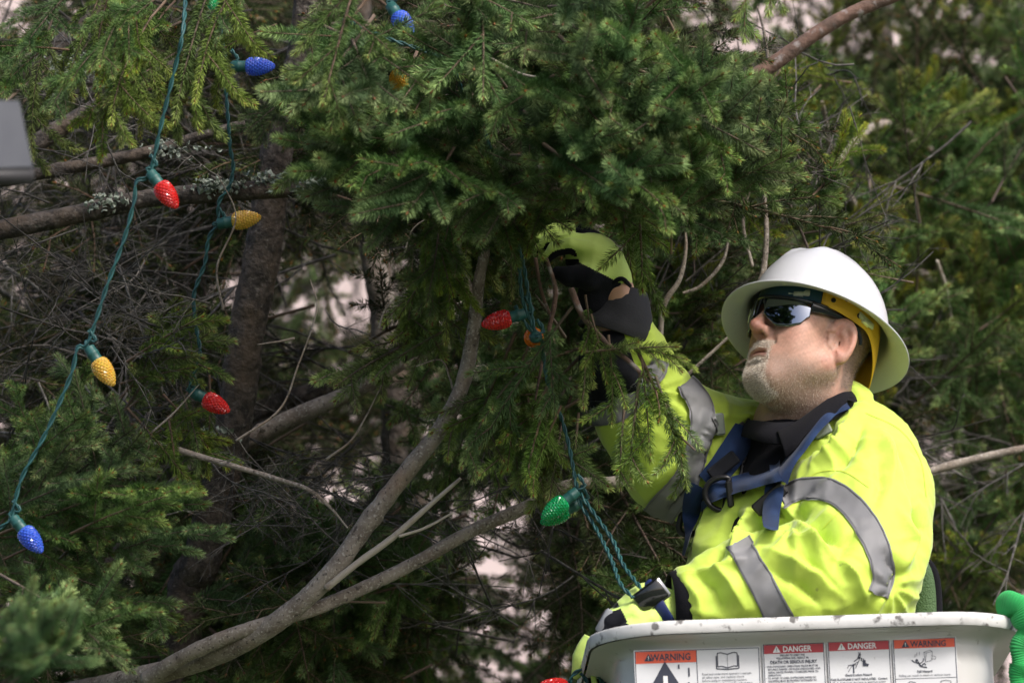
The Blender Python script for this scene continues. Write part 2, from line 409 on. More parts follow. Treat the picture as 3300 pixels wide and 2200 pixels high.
mb = MB(); V0 = np.concatenate([H(HV), BV]); F0 = np.concatenate([HF, BF+len(HV)])
body = mk('body', V0, F0, MATS['skin'], person)
set_color(body, np.concatenate([HC, np.tile([.52, .3, .2], (len(BV), 1))]))
# beard, stubble, hair as short strands rooted in the skin
def strands(name, P, Nn, M, count, ln, w, cols, lay, seed, jit=.35, curl=.3):
    r = np.random.default_rng(seed); p = M/M.sum(); i = r.choice(len(P), count, p=p)
    root = P[i]+r.uniform(-.0014, .0014, (count, 3))
    d = Nn[i]*1.0+np.asarray(lay)+r.normal(0, jit, (count, 3)); d /= np.linalg.norm(d, axis=1)[:, None]
    L = r.uniform(ln[0], ln[1], count)[:, None]*(.4+.6*M[i])[:, None]
    s = np.cross(d, r.standard_normal((count, 3))); s /= np.linalg.norm(s, axis=1)[:, None]
    m = root+d*L*.55; t = root+d*L+np.asarray(lay)*L*curl+r.normal(0, .1, (count, 3))*L
    root = root-Nn[i]*.001
    V = np.stack([root-s*w, root+s*w, m+s*w*.7, m-s*w*.7, t], 1).reshape(-1, 3)
    b = np.arange(count)[:, None]*5
    F = [(int(k), int(k)+1, int(k)+2, int(k)+3) for k in b[:, 0]]+[(int(k)+3, int(k)+2, int(k)+4) for k in b[:, 0]]
    o = mk(name, H(V), F, MATS['hair_mat'], person)
    c = np.asarray(cols)[r.integers(0, len(cols), count)]*r.uniform(.75, 1.2, (count, 1)); set_color(o, np.repeat(c, 5, 0)); return o
vis = (HV[:, 0] < .035)
strands('beard', HV, HNr, bm_*vis, 15000, (.002, .0044), .00016, [(.85, .8, .72), (.74, .66, .55), (.88, .85, .8), (.5, .38, .27)], (0, .15, -.75), 11)
strands('stubble', HV, HNr, (sm_*(1-bm_)+.02*bm_)*vis, 12000, (.0014, .0032), .00012, [(.6, .5, .4), (.3, .22, .16), (.7, .62, .54)], (0, 0, -.7), 12)
strands('hair', HV, HNr, hm_*(HV[:, 0] < .05), 6500, (.002, .0045), .00022, [(.1, .08, .06), (.16, .13, .1), (.3, .27, .23), (.06, .05, .04)], (0, -.6, -.7), 13)
# ---------------- hard hat
HHM = HM @ rx(math.radians(8)) @ ry(math.radians(11)); HHO = H((.008, -.012, .030)); HHS = 1.03
def HH(p): return (np.asarray(p, float)*HHS) @ HHM.T + HHO
def HHinv(p): return ((np.asarray(p, float)-HHO) @ HHM)/HHS
nph, rows = 96, []
AX, AY, HT = .112, .134, .146
ph = np.linspace(0, 2*PI, nph, endpoint=False)
def dome_pt(u, lift=0):                                           # u 0 at the base, 1 at the crown
    c, s = math.cos(u*PI/2)**.86, math.sin(u*PI/2)
    X = (AX+lift)*c*np.cos(ph); Y = (AY+lift)*c*np.sin(ph); Z = (HT+lift)*s*np.ones(nph)
    fade = sstep(.25, .6, u)
    rid = .0075*np.exp(-(X/.012)**2)*sstep(-.105, -.06, Y)*sstep(.12, .075, Y)+.0055*(np.exp(-((np.abs(X)-.043)/.011)**2))*sstep(.09, .05, np.abs(Y))
    k = fade*rid; nr = np.sqrt(X**2/AX**4+Y**2/AY**4+Z**2/HT**4)
    return np.stack([X+k*X/AX**2/nr, Y+k*Y/AY**2/nr, Z+k*Z/HT**2/nr], 1)
BX, BY = .147, .177
def brim_pt(t):                                                   # t 1 at the outer edge, 0 at the dome
    X = (AX+(BX-AX)*t)*np.cos(ph); Y = (AY+(BY-AY)*t)*np.sin(ph)
    Z = -.002-.011*t-.006*t*np.abs(np.cos(ph))**2+.010*(1-t)**3
    return np.stack([X, Y, Z*np.ones(nph)], 1)
R_ = [brim_pt(t) for t in (1, .97, .8, .55, .3, .12)]+[dome_pt(u)+np.array([0, 0, .008*max(0, 1-u*6)]) for u in (.06, .12, .2, .28, .36, .44, .52, .6, .68, .75, .82, .88, .93, .97)]
V = np.concatenate(R_+[dome_pt(.9999)[:1]*np.array([0, 0, 1])]); F = []
for i in range(len(R_)-1):
    for j in range(nph): F.append((i*nph+j, i*nph+(j+1) % nph, (i+1)*nph+(j+1) % nph, (i+1)*nph+j))
top = len(R_)*nph
for j in range(nph): F.append(((len(R_)-1)*nph+j, (len(R_)-1)*nph+(j+1) % nph, top))
hat = mk('hard_hat', HH(V), F, MATS['white_shell'], person); hat['label'] = 'white full-brim hard hat with ridges on the crown'
sd = hat.modifiers.new('thickness', 'SOLIDIFY'); sd.thickness = .0028; sd.offset = -1
V, F = tube(HH(np.vstack([brim_pt(1.0), brim_pt(1.0)[:1]])+[0, 0, -.0012]), .0019, 8, False); mk('brim_bead', V, F, MATS['white_shell'], hat)
# headband: yellow rear band, teal sweatband in front, clips and holes
def band_pt(a, z, off=0.0):                                       # a: 0 forward, + to his left
    return np.array([-(.088+off)*math.sin(a), -.006+(.1115+off)*math.cos(a), z])
def band(name, a0, a1, z0, z1, off, m, n=36, th=.002, zf=None):
    V = []; F = []
    for i in range(n+1):
        t = i/n; a = a0+(a1-a0)*t; za, zb = (zf(t) if zf else (z0, z1))
        for k in range(5):
            V.append(band_pt(a, za+(zb-za)*k/4, off-.0006*abs(k-2)**1.5))
    for i in range(n):
        for k in range(4): F.append((i*5+k, (i+1)*5+k, (i+1)*5+k+1, i*5+k+1))
    o = mk(name, H(V), F, m, hat); md = o.modifiers.new('t', 'SOLIDIFY'); md.thickness = th; md.offset = 1; return o
r_ = math.radians
band('sweatband', r_(-62), r_(62), .037, .070, .0, MATS['teal_fabric'], th=.003)
def yz(t):
    t2 = abs(t*2-1); drop = sstep(.62, .1, t2)*.075
    return (.037-drop-.010*sstep(1, .6, t2), .076-.6*drop-.004*t2)
band('suspension_band', r_(60), r_(300), 0, 0, .003, MATS['yellow_plastic'], 60, zf=yz)
for a, z in ((70, .050), (97, .042), (82, .060), (110, .036)):    # adjusting holes
    p = band_pt(r_(a), z, .0058); d = np.array([-math.sin(r_(a)), math.cos(r_(a)), 0])
    V, F = lathe([(.0, -.001), (.0045 if a != 80 else .006, -.001), (.0045 if a != 80 else .006, .0008), (0, .0008)], 12, H(p), HM @ d); mk('band_hole', V, F, MATS['black_plastic'], hat)
for a, w in ((128, .02), (192, .022), (52, .02), (-12, .02)):
    a = r_(a); p = np.array([(AX-.009)*math.cos(a), (AY-.009)*math.sin(a), -.004]); d = np.array([math.cos(a), math.sin(a), 0]); t_ = np.array([-math.sin(a), math.cos(a), 0])
    mbx = MB(); zz = HHM @ np.array([0, 0, 1.])
    mbx.add(*boxm(HH(p), HHM @ t_, HHM @ d, zz, w, .003, .0065, .002)); mbx.add(*boxm(HH(p+[0, 0, -.004]), HHM @ t_, HHM @ d, zz, w*.45, .0045, .0045, .001))
    mbx.build('suspension_clip', MATS['clear_plastic'], hat)
# ---------------- sunglasses
gl = None
def lens_pt(al, z): return np.array([-.0835*math.sin(al), .0235+.0875*math.cos(al)+.004*math.exp(-(al/.25)**2), z-.0085])
def lens(s):
    V = []; F = []; n, m = 40, 12
    for i in range(n+1):
        t = i/n; al = s*r_(9+t*55)
        zt = .046-.005*t-.006*sstep(.75, 1, t); zb = .010-.016*sstep(0, .35, t)+.008*sstep(.5, .9, t)+.015*sstep(.8, 1, t)+.006*sstep(.12, 0, t)
        for k in range(m+1):
            zz = zb+(zt-zb)*k/m; p = lens_pt(al, zz); p[1] += .004-.10*(zz-.022)**2/.022; V.append(p)
    for i in range(n):
        for k in range(m): F.append((i*(m+1)+k, (i+1)*(m+1)+k, (i+1)*(m+1)+k+1, i*(m+1)+k+1))
    return np.array(V), F
glasses = mk('sunglasses', *[(lambda V: H(V))(tube(np.array([lens_pt(r_(a), .0475-.004*abs(a)/80+.001*math.cos(r_(a*3))) for a in range(-80, 81, 4)]), .0034, 8, True, flat=1.3)[0]), tube(np.array([lens_pt(r_(a), .045) for a in range(-80, 81, 4)]), .003, 8)[1]], MATS['frame_plastic'], person)
glasses['label'] = 'black wraparound sunglasses with mirrored lenses'
for s in (1, -1):
    V, F = lens(s); o = mk('lens', H(V), F, MATS['lens'], glasses); md = o.modifiers.new('t', 'SOLIDIFY'); md.thickness = .002; md.offset = -1
    # nose-side frame and lower corner
    pts = catmull([lens_pt(s*r_(2), .047), lens_pt(s*r_(6), .034), lens_pt(s*r_(9), .02), lens_pt(s*r_(13), .012)], 6)
    V, F = tube(H(pts), np.linspace(.003, .0017, len(pts)), 8); mk('nose_rest', V, F, MATS['frame_plastic'], glasses)
    tp = catmull([lens_pt(s*r_(61), .037), lens_pt(s*r_(76), .037), (-s*.0815, .016, .031), (-s*.082, -.004, .029), (-s*.0835, -.026, .024), (-s*.0815, -.04, .010), (-s*.079, -.044, .0)], 6)
    rr = np.interp(np.linspace(0, 1, len(tp)), [0, .15, .5, .8, 1], [.0115, .0085, .0052, .004, .0036])
    V, F = tube(H(tp), rr, 8, flat=.38); T_ = frames(H(tp))
    mk('temple', V, F, MATS['frame_plastic'], glasses)
# ---------------- hi-vis jacket: one continuous shell of body and sleeves
RAJ = [q(2440, 1520, .13), q(2330, 1500, .11), q(2200, 1450, .09), q(2085, 1330, .05), q(2015, 1160, .015), q(1985, 1030, -.005)]
RRJ = [.13, .114, .120, .094, .072, .056]
LAJ = [q(2765, 1500, -.03), q(2785, 1610, -.10), q(2780, 1740, -.18), q(2735, 1870, -.25), q(2590, 1890, -.275), q(2430, 1905, -.29), q(2235, 1950, -.31)]
LRJ = [.116, .117, .120, .118, .112, .098, .070]
def jacket_sdf(P):
    b = (P-NECK.astype(np.float32)) @ BL.astype(np.float32)
    f = ell(b, (0, .0, -.31), (.225, .18, .27))
    f = smin(f, ell(b, (0, .025, -.56), (.24, .2, .30)), .09)
    f = smin(f, cone(b, (-.15, -.02, -.115), (.15, -.02, -.095), .095, .095), .06)
    f = smin(f, cone(b, (0, -.035, -.09), (0, -.035, -.02), .11, .085), .05)
    f = smin(f, chain(P, RAJ, RRJ, .03), .055)
    f = smin(f, chain(P, LAJ, LRJ, .03), .03)
    f = smax(f, -(b[..., 2]+.80), .01)
    f = smax(f, -ell(b, (0, .100, .0), (.078, .105, .122)), .02)          # open at the throat
    f = smin(f, ell(P, q(2395, 1352, .12), (.05, .05, .026)), .02)       # far side of the turned-down collar
    f = smin(f, ell(P, q(2752, 1285, -.005), (.034, .03, .03), ry(.5)), .012)     # near collar flap
    # sleeve ends are open
    for A, R_ in ((RAJ, RRJ), (LAJ, LRJ)):
        d = A[-1]-A[-2]; d = d/np.linalg.norm(d); e = A[-1]+d*(.02 if A is LAJ else -.012)
        f = smax(f, np.where(np.linalg.norm(P-A[-1], axis=-1) < .14, (P-e.astype(np.float32)) @ d.astype(np.float32), -1), .006)
    return f
hj = .005
org, G = grid((.08, -.45, -1.02), (.82, .42, .10), hj)
JV, JF = surface_nets(jacket_sdf(G), org, hj); JV = smooth_mesh(JV, JF, 2, .5)
# folds: creases pressed into the cloth where the photograph shows them (picture polyline, width, depth)
def seg_dist(U, pl):
    best = np.full(len(U), 1e9); tt = np.zeros(len(U)); n = len(pl)-1
    for i in range(n):
        a, b = np.array(pl[i], float), np.array(pl[i+1], float); ab = b-a
        t = np.clip(((U-a) @ ab)/(ab @ ab), 0, 1); d = U-a-t[:, None]*ab; dd = np.hypot(d[:, 0], d[:, 1])
        m = dd < best; best[m] = dd[m]; tt[m] = (i+t[m])/n
    return best, tt
CREASE = [  # near sleeve: elbow pit, armpit, shoulder drags
 ([(2515, 1690), (2580, 1660), (2650, 1690), (2700, 1740)], 26, -.016), ([(2500, 1600), (2560, 1670), (2640, 1725)], 22, .010),
 ([(2530, 1740), (2620, 1735), (2680, 1780)], 24, .010), ([(2640, 1600), (2590, 1640), (2540, 1650)], 20, .008),
 ([(2690, 1345), (2650, 1420), (2560, 1480)], 22, -.010), ([(2740, 1350), (2700, 1430), (2620, 1500)], 20, .009), ([(2780, 1370), (2740, 1450), (2660, 1530)], 22, -.009),
 ([(2840, 1390), (2880, 1460), (2880, 1560)], 26, .007), ([(2880, 1400), (2930, 1490), (2950, 1600)], 24, -.007), ([(2830, 1480), (2840, 1560), (2820, 1620)], 20, -.005),
 ([(2950, 1620), (2985, 1700), (2960, 1790)], 28, -.012), ([(2900, 1650), (2940, 1750), (2910, 1850)], 26, .009), ([(2860, 1780), (2900, 1850), (2860, 1920)], 22, -.011),
 ([(2440, 1760), (2540, 1800), (2640, 1850), (2720, 1930)], 34, .008), ([(2560, 1770), (2640, 1830), (2700, 1900)], 22, -.007), ([(2480, 1830), (2580, 1890), (2650, 1960)], 24, -.006),
 ([(2240, 1840), (2300, 1900), (2330, 1980)], 24, -.006), ([(2290, 1810), (2350, 1870), (2400, 1960)], 26, .006), ([(2210, 1870), (2250, 1930), (2260, 1990)], 18, .005), ([(2190, 1855), (2300, 1835), (2420, 1790)], 18, .006),
 ([(2700, 1790), (2760, 1850), (2790, 1930)], 24, .008), ([(2760, 1700), (2720, 1760), (2690, 1830)], 26, -.006),
 # front panel under the raised arm
 ([(2370, 1640), (2330, 1720), (2300, 1820)], 22, -.012), ([(2410, 1640), (2380, 1730), (2350, 1800)], 20, .010), ([(2450, 1650), (2430, 1720), (2400, 1760)], 18, -.008), ([(2310, 1600), (2270, 1700), (2240, 1800)], 22, .009), ([(2280, 1560), (2235, 1660), (2215, 1760)], 20, -.010),
 ([(2480, 1620), (2490, 1670), (2460, 1720)], 16, .007),
 # raised sleeve
 ([(2330, 1360), (2290, 1450), (2250, 1560)], 22, -.013), ([(2300, 1330), (2260, 1420), (2210, 1500)], 20, .009), ([(2240, 1540), (2200, 1600), (2150, 1650)], 20, -.009), ([(2180, 1480), (2120, 1540), (2080, 1560)], 18, .007),
 ([(2100, 1060), (2060, 1090), (2020, 1100)], 16, -.007), ([(2110, 1100), (2060, 1130), (2010, 1140)], 15, .006), ([(2120, 1170), (2080, 1180), (2040, 1170)], 14, -.006), ([(2080, 1010), (2050, 1040), (2010, 1050)], 14, .005), ([(2140, 1230), (2080, 1250), (2030, 1240)], 16, .006),
 ([(2400, 1380), (2370, 1440), (2330, 1500)], 20, .010), ([(2480, 1330), (2420, 1350), (2350, 1340)], 20, .008), ([(2510, 1350), (2440, 1380), (2390, 1370)], 16, -.010)]
JN = vnormals(JV, JF); U = proj(JV); face = np.clip(-JN[:, 1]+.25, 0, 1)
disp = np.zeros(len(JV))
for pl, w, a in CREASE:
    d, t = seg_dist(U, pl); env = np.sin(np.clip(t, .04, .96)*PI)**.6
    disp += a*2.0*env*(.5*np.exp(-(d/(w*.95))**2)+.75*np.exp(-d/(w*.42)))*np.minimum(face*1.6, 1)
for (fx, fy, amp, r0, r1, nf, sd) in ((2545, 1680, .0075, 40, 300, 9, 1), (2330, 1440, .006, 50, 260, 8, 2), (2880, 1900, .006, 40, 260, 8, 3), (2110, 1260, .006, 30, 190, 9, 4), (2640, 1400, .005, 60, 340, 10, 5), (2190, 1960, .004, 30, 240, 9, 6)):
    dx, dy = U[:, 0]-fx, U[:, 1]-fy; rho = np.hypot(dx, dy); th_ = np.arctan2(dy, dx); wob = 1.3*wnoise(JV, 5, 70+sd)
    disp += .62*amp*sstep(r0*.3, r0, rho)*np.exp(-(rho/r1)**2)*(1-2.2*np.abs(np.sin(th_*nf/2+wob))**.9)*np.minimum(face*1.6, 1)
wv = JV+.05*np.stack([wnoise(JV, 3, 21), wnoise(JV, 3, 22), wnoise(JV, 3, 23)], 1)
disp += .0035*wnoise(wv, 5, 31)+.0028*(1-2*np.abs(np.sin(PI*3.2*(wv @ np.array([.6, .3, -.75]))+1.5*wnoise(wv, 3, 33))))*sstep(-.2, .6, wnoise(JV, 2.5, 34))
disp += .0016*(1-2*np.abs(wnoise(wv, 13, 35)))+.0007*wnoise(JV, 40, 36)
JV2 = JV+JN*disp[:, None]
# sleeve of the raised arm has black cloth on the underside of the forearm
JU = proj(JV2)
cent = JV2[JF].mean(1); cu = proj(cent); fn = JN[JF].mean(1)
blk_poly = [(1840, 1280), (1850, 1000), (1940, 1000), (1965, 1005), (1990, 1085), (2045, 1170), (2060, 1225), (1950, 1330)]
def inpoly(U, poly):
    c = np.zeros(len(U), bool); n = len(poly)
    for i in range(n):
        x0, y0 = poly[i]; x1, y1 = poly[(i+1) % n]
        if y0 == y1: continue
        k = ((y0 > U[:, 1]) != (y1 > U[:, 1])) & (U[:, 0] < (x1-x0)*(U[:, 1]-y0)/(y1-y0)+x0); c ^= k
    return c
jacket = mk('jacket', JV2, JF, MATS['hi_vis'], person); jacket['label'] = 'lime hi-vis work jacket with grey reflective tape'
JB = BVHTree.FromPolygons([tuple(v) for v in JV2], [tuple(f) for f in JF])
EYE = Vector((0, -D, 0))
def hit(px, py, dmin=-9):
    tgt = Vector(q(px, py, 0)); d = (tgt-EYE).normalized()
    loc, nor, i, dist = JB.ray_cast(EYE, d)
    return (None, None) if loc is None else (np.array(loc), np.array(nor))
def ribbon(name, pts, width, mt, parent, off=.0034, across=11, step=5, th=.0012, smooth_it=1, crown=0, stiff=0, shift=0):
    """a strip of tape or webbing laid over the jacket along a picture polyline"""
    P = catmull([(*p, 0) for p in pts], 12)[:, :2]
    seg = np.hypot(*np.diff(P, axis=0).T); s = np.concatenate([[0], np.cumsum(seg)]); n = max(4, int(s[-1]/step))
    ss = np.linspace(0, s[-1], n+1); P = np.stack([np.interp(ss, s, P[:, 0]), np.interp(ss, s, P[:, 1])], 1)
    T = np.gradient(P, axis=0); T /= np.linalg.norm(T, axis=1)[:, None]; Nn = np.stack([-T[:, 1], T[:, 0]], 1)
    wd = np.interp(np.linspace(0, 1, n+1), np.linspace(0, 1, len(width)), width) if isinstance(width, (list, tuple)) else np.full(n+1, width)
    if shift is not None and not np.isscalar(shift): P = P+Nn*np.interp(np.linspace(0, 1, n+1), np.linspace(0, 1, len(shift)), shift)[:, None]
    L = np.full((n+1, across, 3), np.nan)
    for i in range(n+1):
        for k in range(across):
            u = P[i]+Nn[i]*wd[i]*(k/(across-1)-.5); h, nr = hit(*u)
            if h is not None: L[i, k] = h+nr*off+np.array([0, -crown*(1-abs(2*k/(across-1)-1)**2), 0])
    for i in range(n+1):                                          # past the edge of the sleeve: wrap round behind it
        for k in list(range(across))+list(range(across-1, -1, -1)):
            if np.isnan(L[i, k, 0]):
                for kk in (k-1, k+1):
                    if 0 <= kk < across and not np.isnan(L[i, kk, 0]):
                        u = P[i]+Nn[i]*wd[i]*(k/(across-1)-.5); L[i, k] = L[i, kk]*.8+.2*q(u[0], u[1], L[i, kk, 1])+[0, .006, 0]; break
    good = [i for i in range(n+1) if not np.isnan(L[i]).any()]; L = L[good]; n = len(good)-1
    for _ in range(smooth_it):
        L2 = L.copy(); L2[1:-1] = (L[:-2]+2*L[1:-1]+L[2:])/4; L2[..., 1] = np.minimum(L2[..., 1], L[..., 1]+.00015); L = L2
    if stiff:                                                     # webbing bridges the folds instead of following them
        L0 = L.copy()
        for _ in range(stiff): L[1:-1] = (L[:-2]+2*L[1:-1]+L[2:])/4
        for _ in range(4): L[:, 1:-1] = (L[:, :-2]+2*L[:, 1:-1]+L[:, 2:])/4
        pen = np.maximum(L[..., 1]-L0[..., 1], 0).max(1); pen = np.array([pen[max(0, i-8):i+9].max() for i in range(len(pen))])
        for _ in range(10): pen[1:-1] = (pen[:-2]+2*pen[1:-1]+pen[2:])/4
        L[..., 1] -= pen[:, None]*.9
    V = L.reshape(-1, 3)
    F = [(i*across+k, i*across+k+1, (i+1)*across+k+1, (i+1)*across+k) for i in range(n) for k in range(across-1)]
    # edges and ends tucked down so that the strip has thickness
    m = len(V)
    rim = [i*across for i in range(n+1)]+[n*across+k for k in range(1, across)]+[i*across+across-1 for i in range(n-1, -1, -1)]+[k for k in range(across-2, 0, -1)]
    r = len(rim); VR = np.concatenate([V[rim], V[rim]+np.array([0, th+off*1.3, 0])])
    Fr = [(m+j, m+(j+1) % r, m+(j+1) % r+r, m+j+r) for j in range(r)]
    return mk(name, np.concatenate([V, VR]), F+Fr, mt, parent)
TP = MATS['grey_tape']
mat('stitch', (.125, .127, .132), .8)
def tape(pts, w, off=.0034):
    o = ribbon('reflective_tape', pts, w, TP, jacket, off=off)
    for s in (-1, 1): ribbon('stitching', pts, 1.8, MATS['stitch'], jacket, off=off+.0014, across=2, th=0, shift=[s*(x/2-5) for x in w])
tape([(2518, 1612), (2580, 1578), (2665, 1580), (2735, 1622), (2795, 1700), (2835, 1790), (2848, 1860), (2826, 1915)], [58, 74, 78, 82, 82, 78, 66])
tape([(2378, 1745), (2420, 1820), (2470, 1910), (2522, 2010)], [78, 82, 86, 92])
tape([(2196, 1232), (2240, 1290), (2262, 1360), (2250, 1450), (2205, 1550), (2120, 1660)], [60, 76, 84, 92, 98, 100], off=.0085)
tape([(1905, 1330), (1985, 1322), (2050, 1275), (2100, 1215), (2128, 1160)], [84, 82, 74, 66, 56])
ribbon('reflective_tape', [(2400, 1362), (2350, 1420), (2322, 1500), (2300, 1600)], [24, 30, 30, 24], TP, jacket, across=4)
# underside of the raised forearm: black cloth panel
m = inpoly(cu, blk_poly) & (fn[:, 1] < .35)
m2 = (cu[:, 0] < 2010+(cu[:, 1]-1000)*.2) & (cu[:, 1] < 1290) & (cu[:, 0] < 2100) & (fn[:, 0] < .1)
def panel(name, mask, mt, parent, off=.003):
    f = JF[mask]; ids = np.unique(f); re = {int(a): i for i, a in enumerate(ids)}
    V = JV2[ids]+JN[ids]*off; o = mk(name, V, np.vectorize(re.get)(f), mt, parent)
    md = o.modifiers.new('s', 'SOLIDIFY'); md.thickness = .004; md.offset = -1
    sm = o.modifiers.new('sm', 'CORRECTIVE_SMOOTH') if False else None
    return o
ribbon('black_panel', [(1925, 1000), (1930, 1060), (1940, 1150), (1950, 1230), (1975, 1290)], [110, 150, 190, 215, 215], MATS['black_cloth'], jacket, across=17, off=.004)
# ---------------- black liner under the jacket, collar
def liner_sdf(P):
    b = (P-NECK.astype(np.float32)) @ BL.astype(np.float32)
    f = ell(b, (0, -.005, -.22), (.165, .155, .17)); f = smin(f, cone(b, (0, -.02, -.10), (0, -.002, -.02), .112, .098), .05)
    return smax(f, b[..., 2]-.0, .006)
org, G = grid((.25, -.25, -.62), (.75, .35, .02), .009)
V, F = surface_nets(liner_sdf(G), org, .009); mk('fleece_liner', V, F, MATS['black_fleece'], person)
def strip3(name, rows, mt, parent, th=.004, n=8):
    R_ = [catmull(r, n) for r in rows]; c = len(R_[0]); V = np.concatenate(R_)
    F = [(i*c+j, i*c+j+1, (i+1)*c+j+1, (i+1)*c+j) for i in range(len(R_)-1) for j in range(c-1)]
    o = mk(name, V, F, mt, parent); md = o.modifiers.new('t', 'SOLIDIFY'); md.thickness = th; md.offset = 0; return o
upper = [q(2770, 1252, .10), q(2748, 1240, .03), q(2716, 1249, -.045), q(2665, 1290, -.08), q(2619, 1325, -.095), q(2560, 1366, -.105), q(2508, 1392, -.105)]
lower = [q(2800, 1320, .1), q(2785, 1308, 0), q(2742, 1318, -.08), q(2672, 1360, -.115), q(2600, 1400, -.135), q(2565, 1445, -.14), q(2532, 1475, -.135)]
mid = [(a+b)/2+np.array([0, -.008, 0]) for a, b in zip(upper, lower)]; inn = [a+np.array([-.006, .012, -.004]) for a in upper]
strip3('black_collar', [inn, upper, mid, lower], MATS['black_fleece'], person)
far = [q(2560, 1360, -.085), q(2500, 1362, -.085), q(2438, 1356, -.05), q(2412, 1350, .02), q(2440, 1335, .1)]; farl = [q(2550, 1430, -.11), q(2490, 1430, -.11), q(2425, 1415, -.075), q(2385, 1400, .02), q(2410, 1380, .12)]
strip3('black_collar', [far, [(a+b)/2 for a, b in zip(far, farl)], farl], MATS['black_fleece'], person)
# lapel, slate lining, zip
ribbon('lining', [(2420, 1440), (2470, 1432), (2515, 1425)], [40, 60, 66], MATS['slate_lining'], jacket, off=.004)
ribbon('zip', [(2388, 1560), (2386, 1515), (2408, 1478), (2450, 1464), (2505, 1462), (2545, 1468)], 20, MATS['black_cloth'], jacket, off=.009, across=4)
mbz = MB(); zp = catmull([(2380, 1555, 0), (2380, 1512, 0), (2404, 1470, 0), (2450, 1455, 0), (2505, 1453, 0), (2545, 1458, 0)], 10)
for i in range(0, len(zp)):
    h, nr = hit(*zp[i][:2])
    if h is not None: mbz.add(*boxm(h+nr*.011, (1, 0, 0), (0, 1, 0), (0, 0, 1), .0022, .002, .0022, .0006))
mbz.build('zip_teeth', MATS['black_plastic'], jacket)
# ---------------- seams and pocket flap of the near sleeve
mat('seam', (.58, .7, .08), .8)
mat('seam_dark', (.16, .2, .06), .8)
for pts in ([(2790, 1330), (2900, 1385), (2965, 1480), (2985, 1600)], [(2600, 1545), (2640, 1520), (2720, 1520), (2800, 1570)], [(2655, 1700), (2700, 1655), (2760, 1610)], [(2530, 1640), (2580, 1605), (2620, 1545)]):
    ribbon('seam', pts, 3, MATS['seam'], jacket, across=3, off=.001, th=.0)
# ---------------- harness
BWm = MATS['blue_web']
harness = ribbon('harness', [(2398, 1385), (2362, 1450), (2325, 1515), (2290, 1560)], [74, 82, 84, 80], BWm, person, off=.008, stiff=60, crown=.004)
harness['label'] = 'blue webbing safety harness with black chest ring'
ribbon('shoulder_strap', [(2735, 1312), (2690, 1325), (2640, 1362), (2590, 1425), (2545, 1490), (2520, 1555)], [34, 46, 48, 46, 52, 60], BWm, harness, off=.009, stiff=60, crown=.004)
ribbon('strap_edge', [(2760, 1306), (2700, 1308), (2652, 1340), (2600, 1400)], [14, 18, 18, 12], MATS['black_fleece'], harness, off=.014, across=4)
ribbon('shoulder_strap', [(2505, 1570), (2498, 1620), (2488, 1680), (2482, 1715)], [56, 52, 46, 40], BWm, harness, off=.011, stiff=60, crown=.003)
ribbon('side_strap', [(2262, 1560), (2235, 1620), (2222, 1700), (2205, 1790)], [66, 56, 40, 34], BWm, harness, off=.010, stiff=60, crown=.003)
ribbon('chest_strap', [(2262, 1600), (2330, 1588), (2420, 1560), (2520, 1530)], [64, 58, 56, 56], BWm, harness, off=.012, stiff=60, crown=.002)
ribbon('strap_loop', [(2490, 1490), (2505, 1530), (2510, 1575)], [48, 52, 46], BWm, harness, off=.017, stiff=60, crown=.002)
def on(px, py, off):
    h, nr = hit(px, py); return h+np.array([0, -off, 0])
AXX, AXY, AXZ = np.array([1., 0, 0]), np.array([0, 1., 0]), np.array([0, 0, 1.])
c = on(2318, 1588, .034)
a = np.linspace(-PI/2, PI/2, 14); dr = [np.array([-.030*math.cos(t)*1.15+.008, .004*math.cos(t), .030*math.sin(t)]) for t in a]
dr = np.array([[.012, 0, -.030]]+dr+[[.012, 0, .030], [.012, 0, .0], [.012, 0, -.030]])
V, F = tube(c+dr @ ry(.15).T, .0052, 10, False); mk('chest_ring', V, F, MATS['black_metal'], harness)
def slab(name, px, py, off, w, h, t, ang, mt, parent, bev=.003, lean=0):
    ca, sa = math.cos(ang), math.sin(ang); ux = np.array([ca, lean, sa]); uz = np.array([-sa, 0, ca])
    V, F = boxm(on(px, py, off), ux, AXY, uz, w, t, h, bev); return mk(name, V, F, mt, parent, smooth=False)
slab('adjuster', 2478, 1606, .03, .034, .013, .004, .72, MATS['black_plastic'], harness)
slab('adjuster', 2350, 1590, .03, .006, .024, .005, .1, MATS['black_plastic'], harness)
slab('web_keeper', 2643, 1378, .022, .017, .016, .004, .45, MATS['grey_web'], harness)
slab('web_keeper', 2316, 1366, .02, .010, .020, .005, .1, MATS['grey_web'], harness)
slab('strap_end', 2330, 1500, .02, .013, .030, .003, -.9, MATS['black_cloth'], harness)
c = on(2226, 1672, .02); fr = [(-.018, 0, .022), (.02, 0, .026), (.014, 0, -.02), (-.016, 0, -.024), (-.018, 0, .022)]
V, F = tube(c+catmull(fr, 6) @ ry(.2).T, .0058, 8, False); mk('buckle', V, F, MATS['black_plastic'], harness)
# green mesh back pad seen at his back, above the rim
mat('mesh_green', srgb(70, 96, 60), .8, [(260, .9, .004)])
pad = catmull([q(2925, 1800, .14), q(2962, 1850, .13), q(2975, 1930, .12), q(2975, 2060, .1)], 6)
V, F = tube(pad, .026, 12, flat=.6); mk('back_pad', V, F, MATS['mesh_green'], harness)
V, F = tube(pad+np.array([.026, .0, .004]), .009, 8); mk('back_pad_edge', V, F, MATS['black_fleece'], harness)
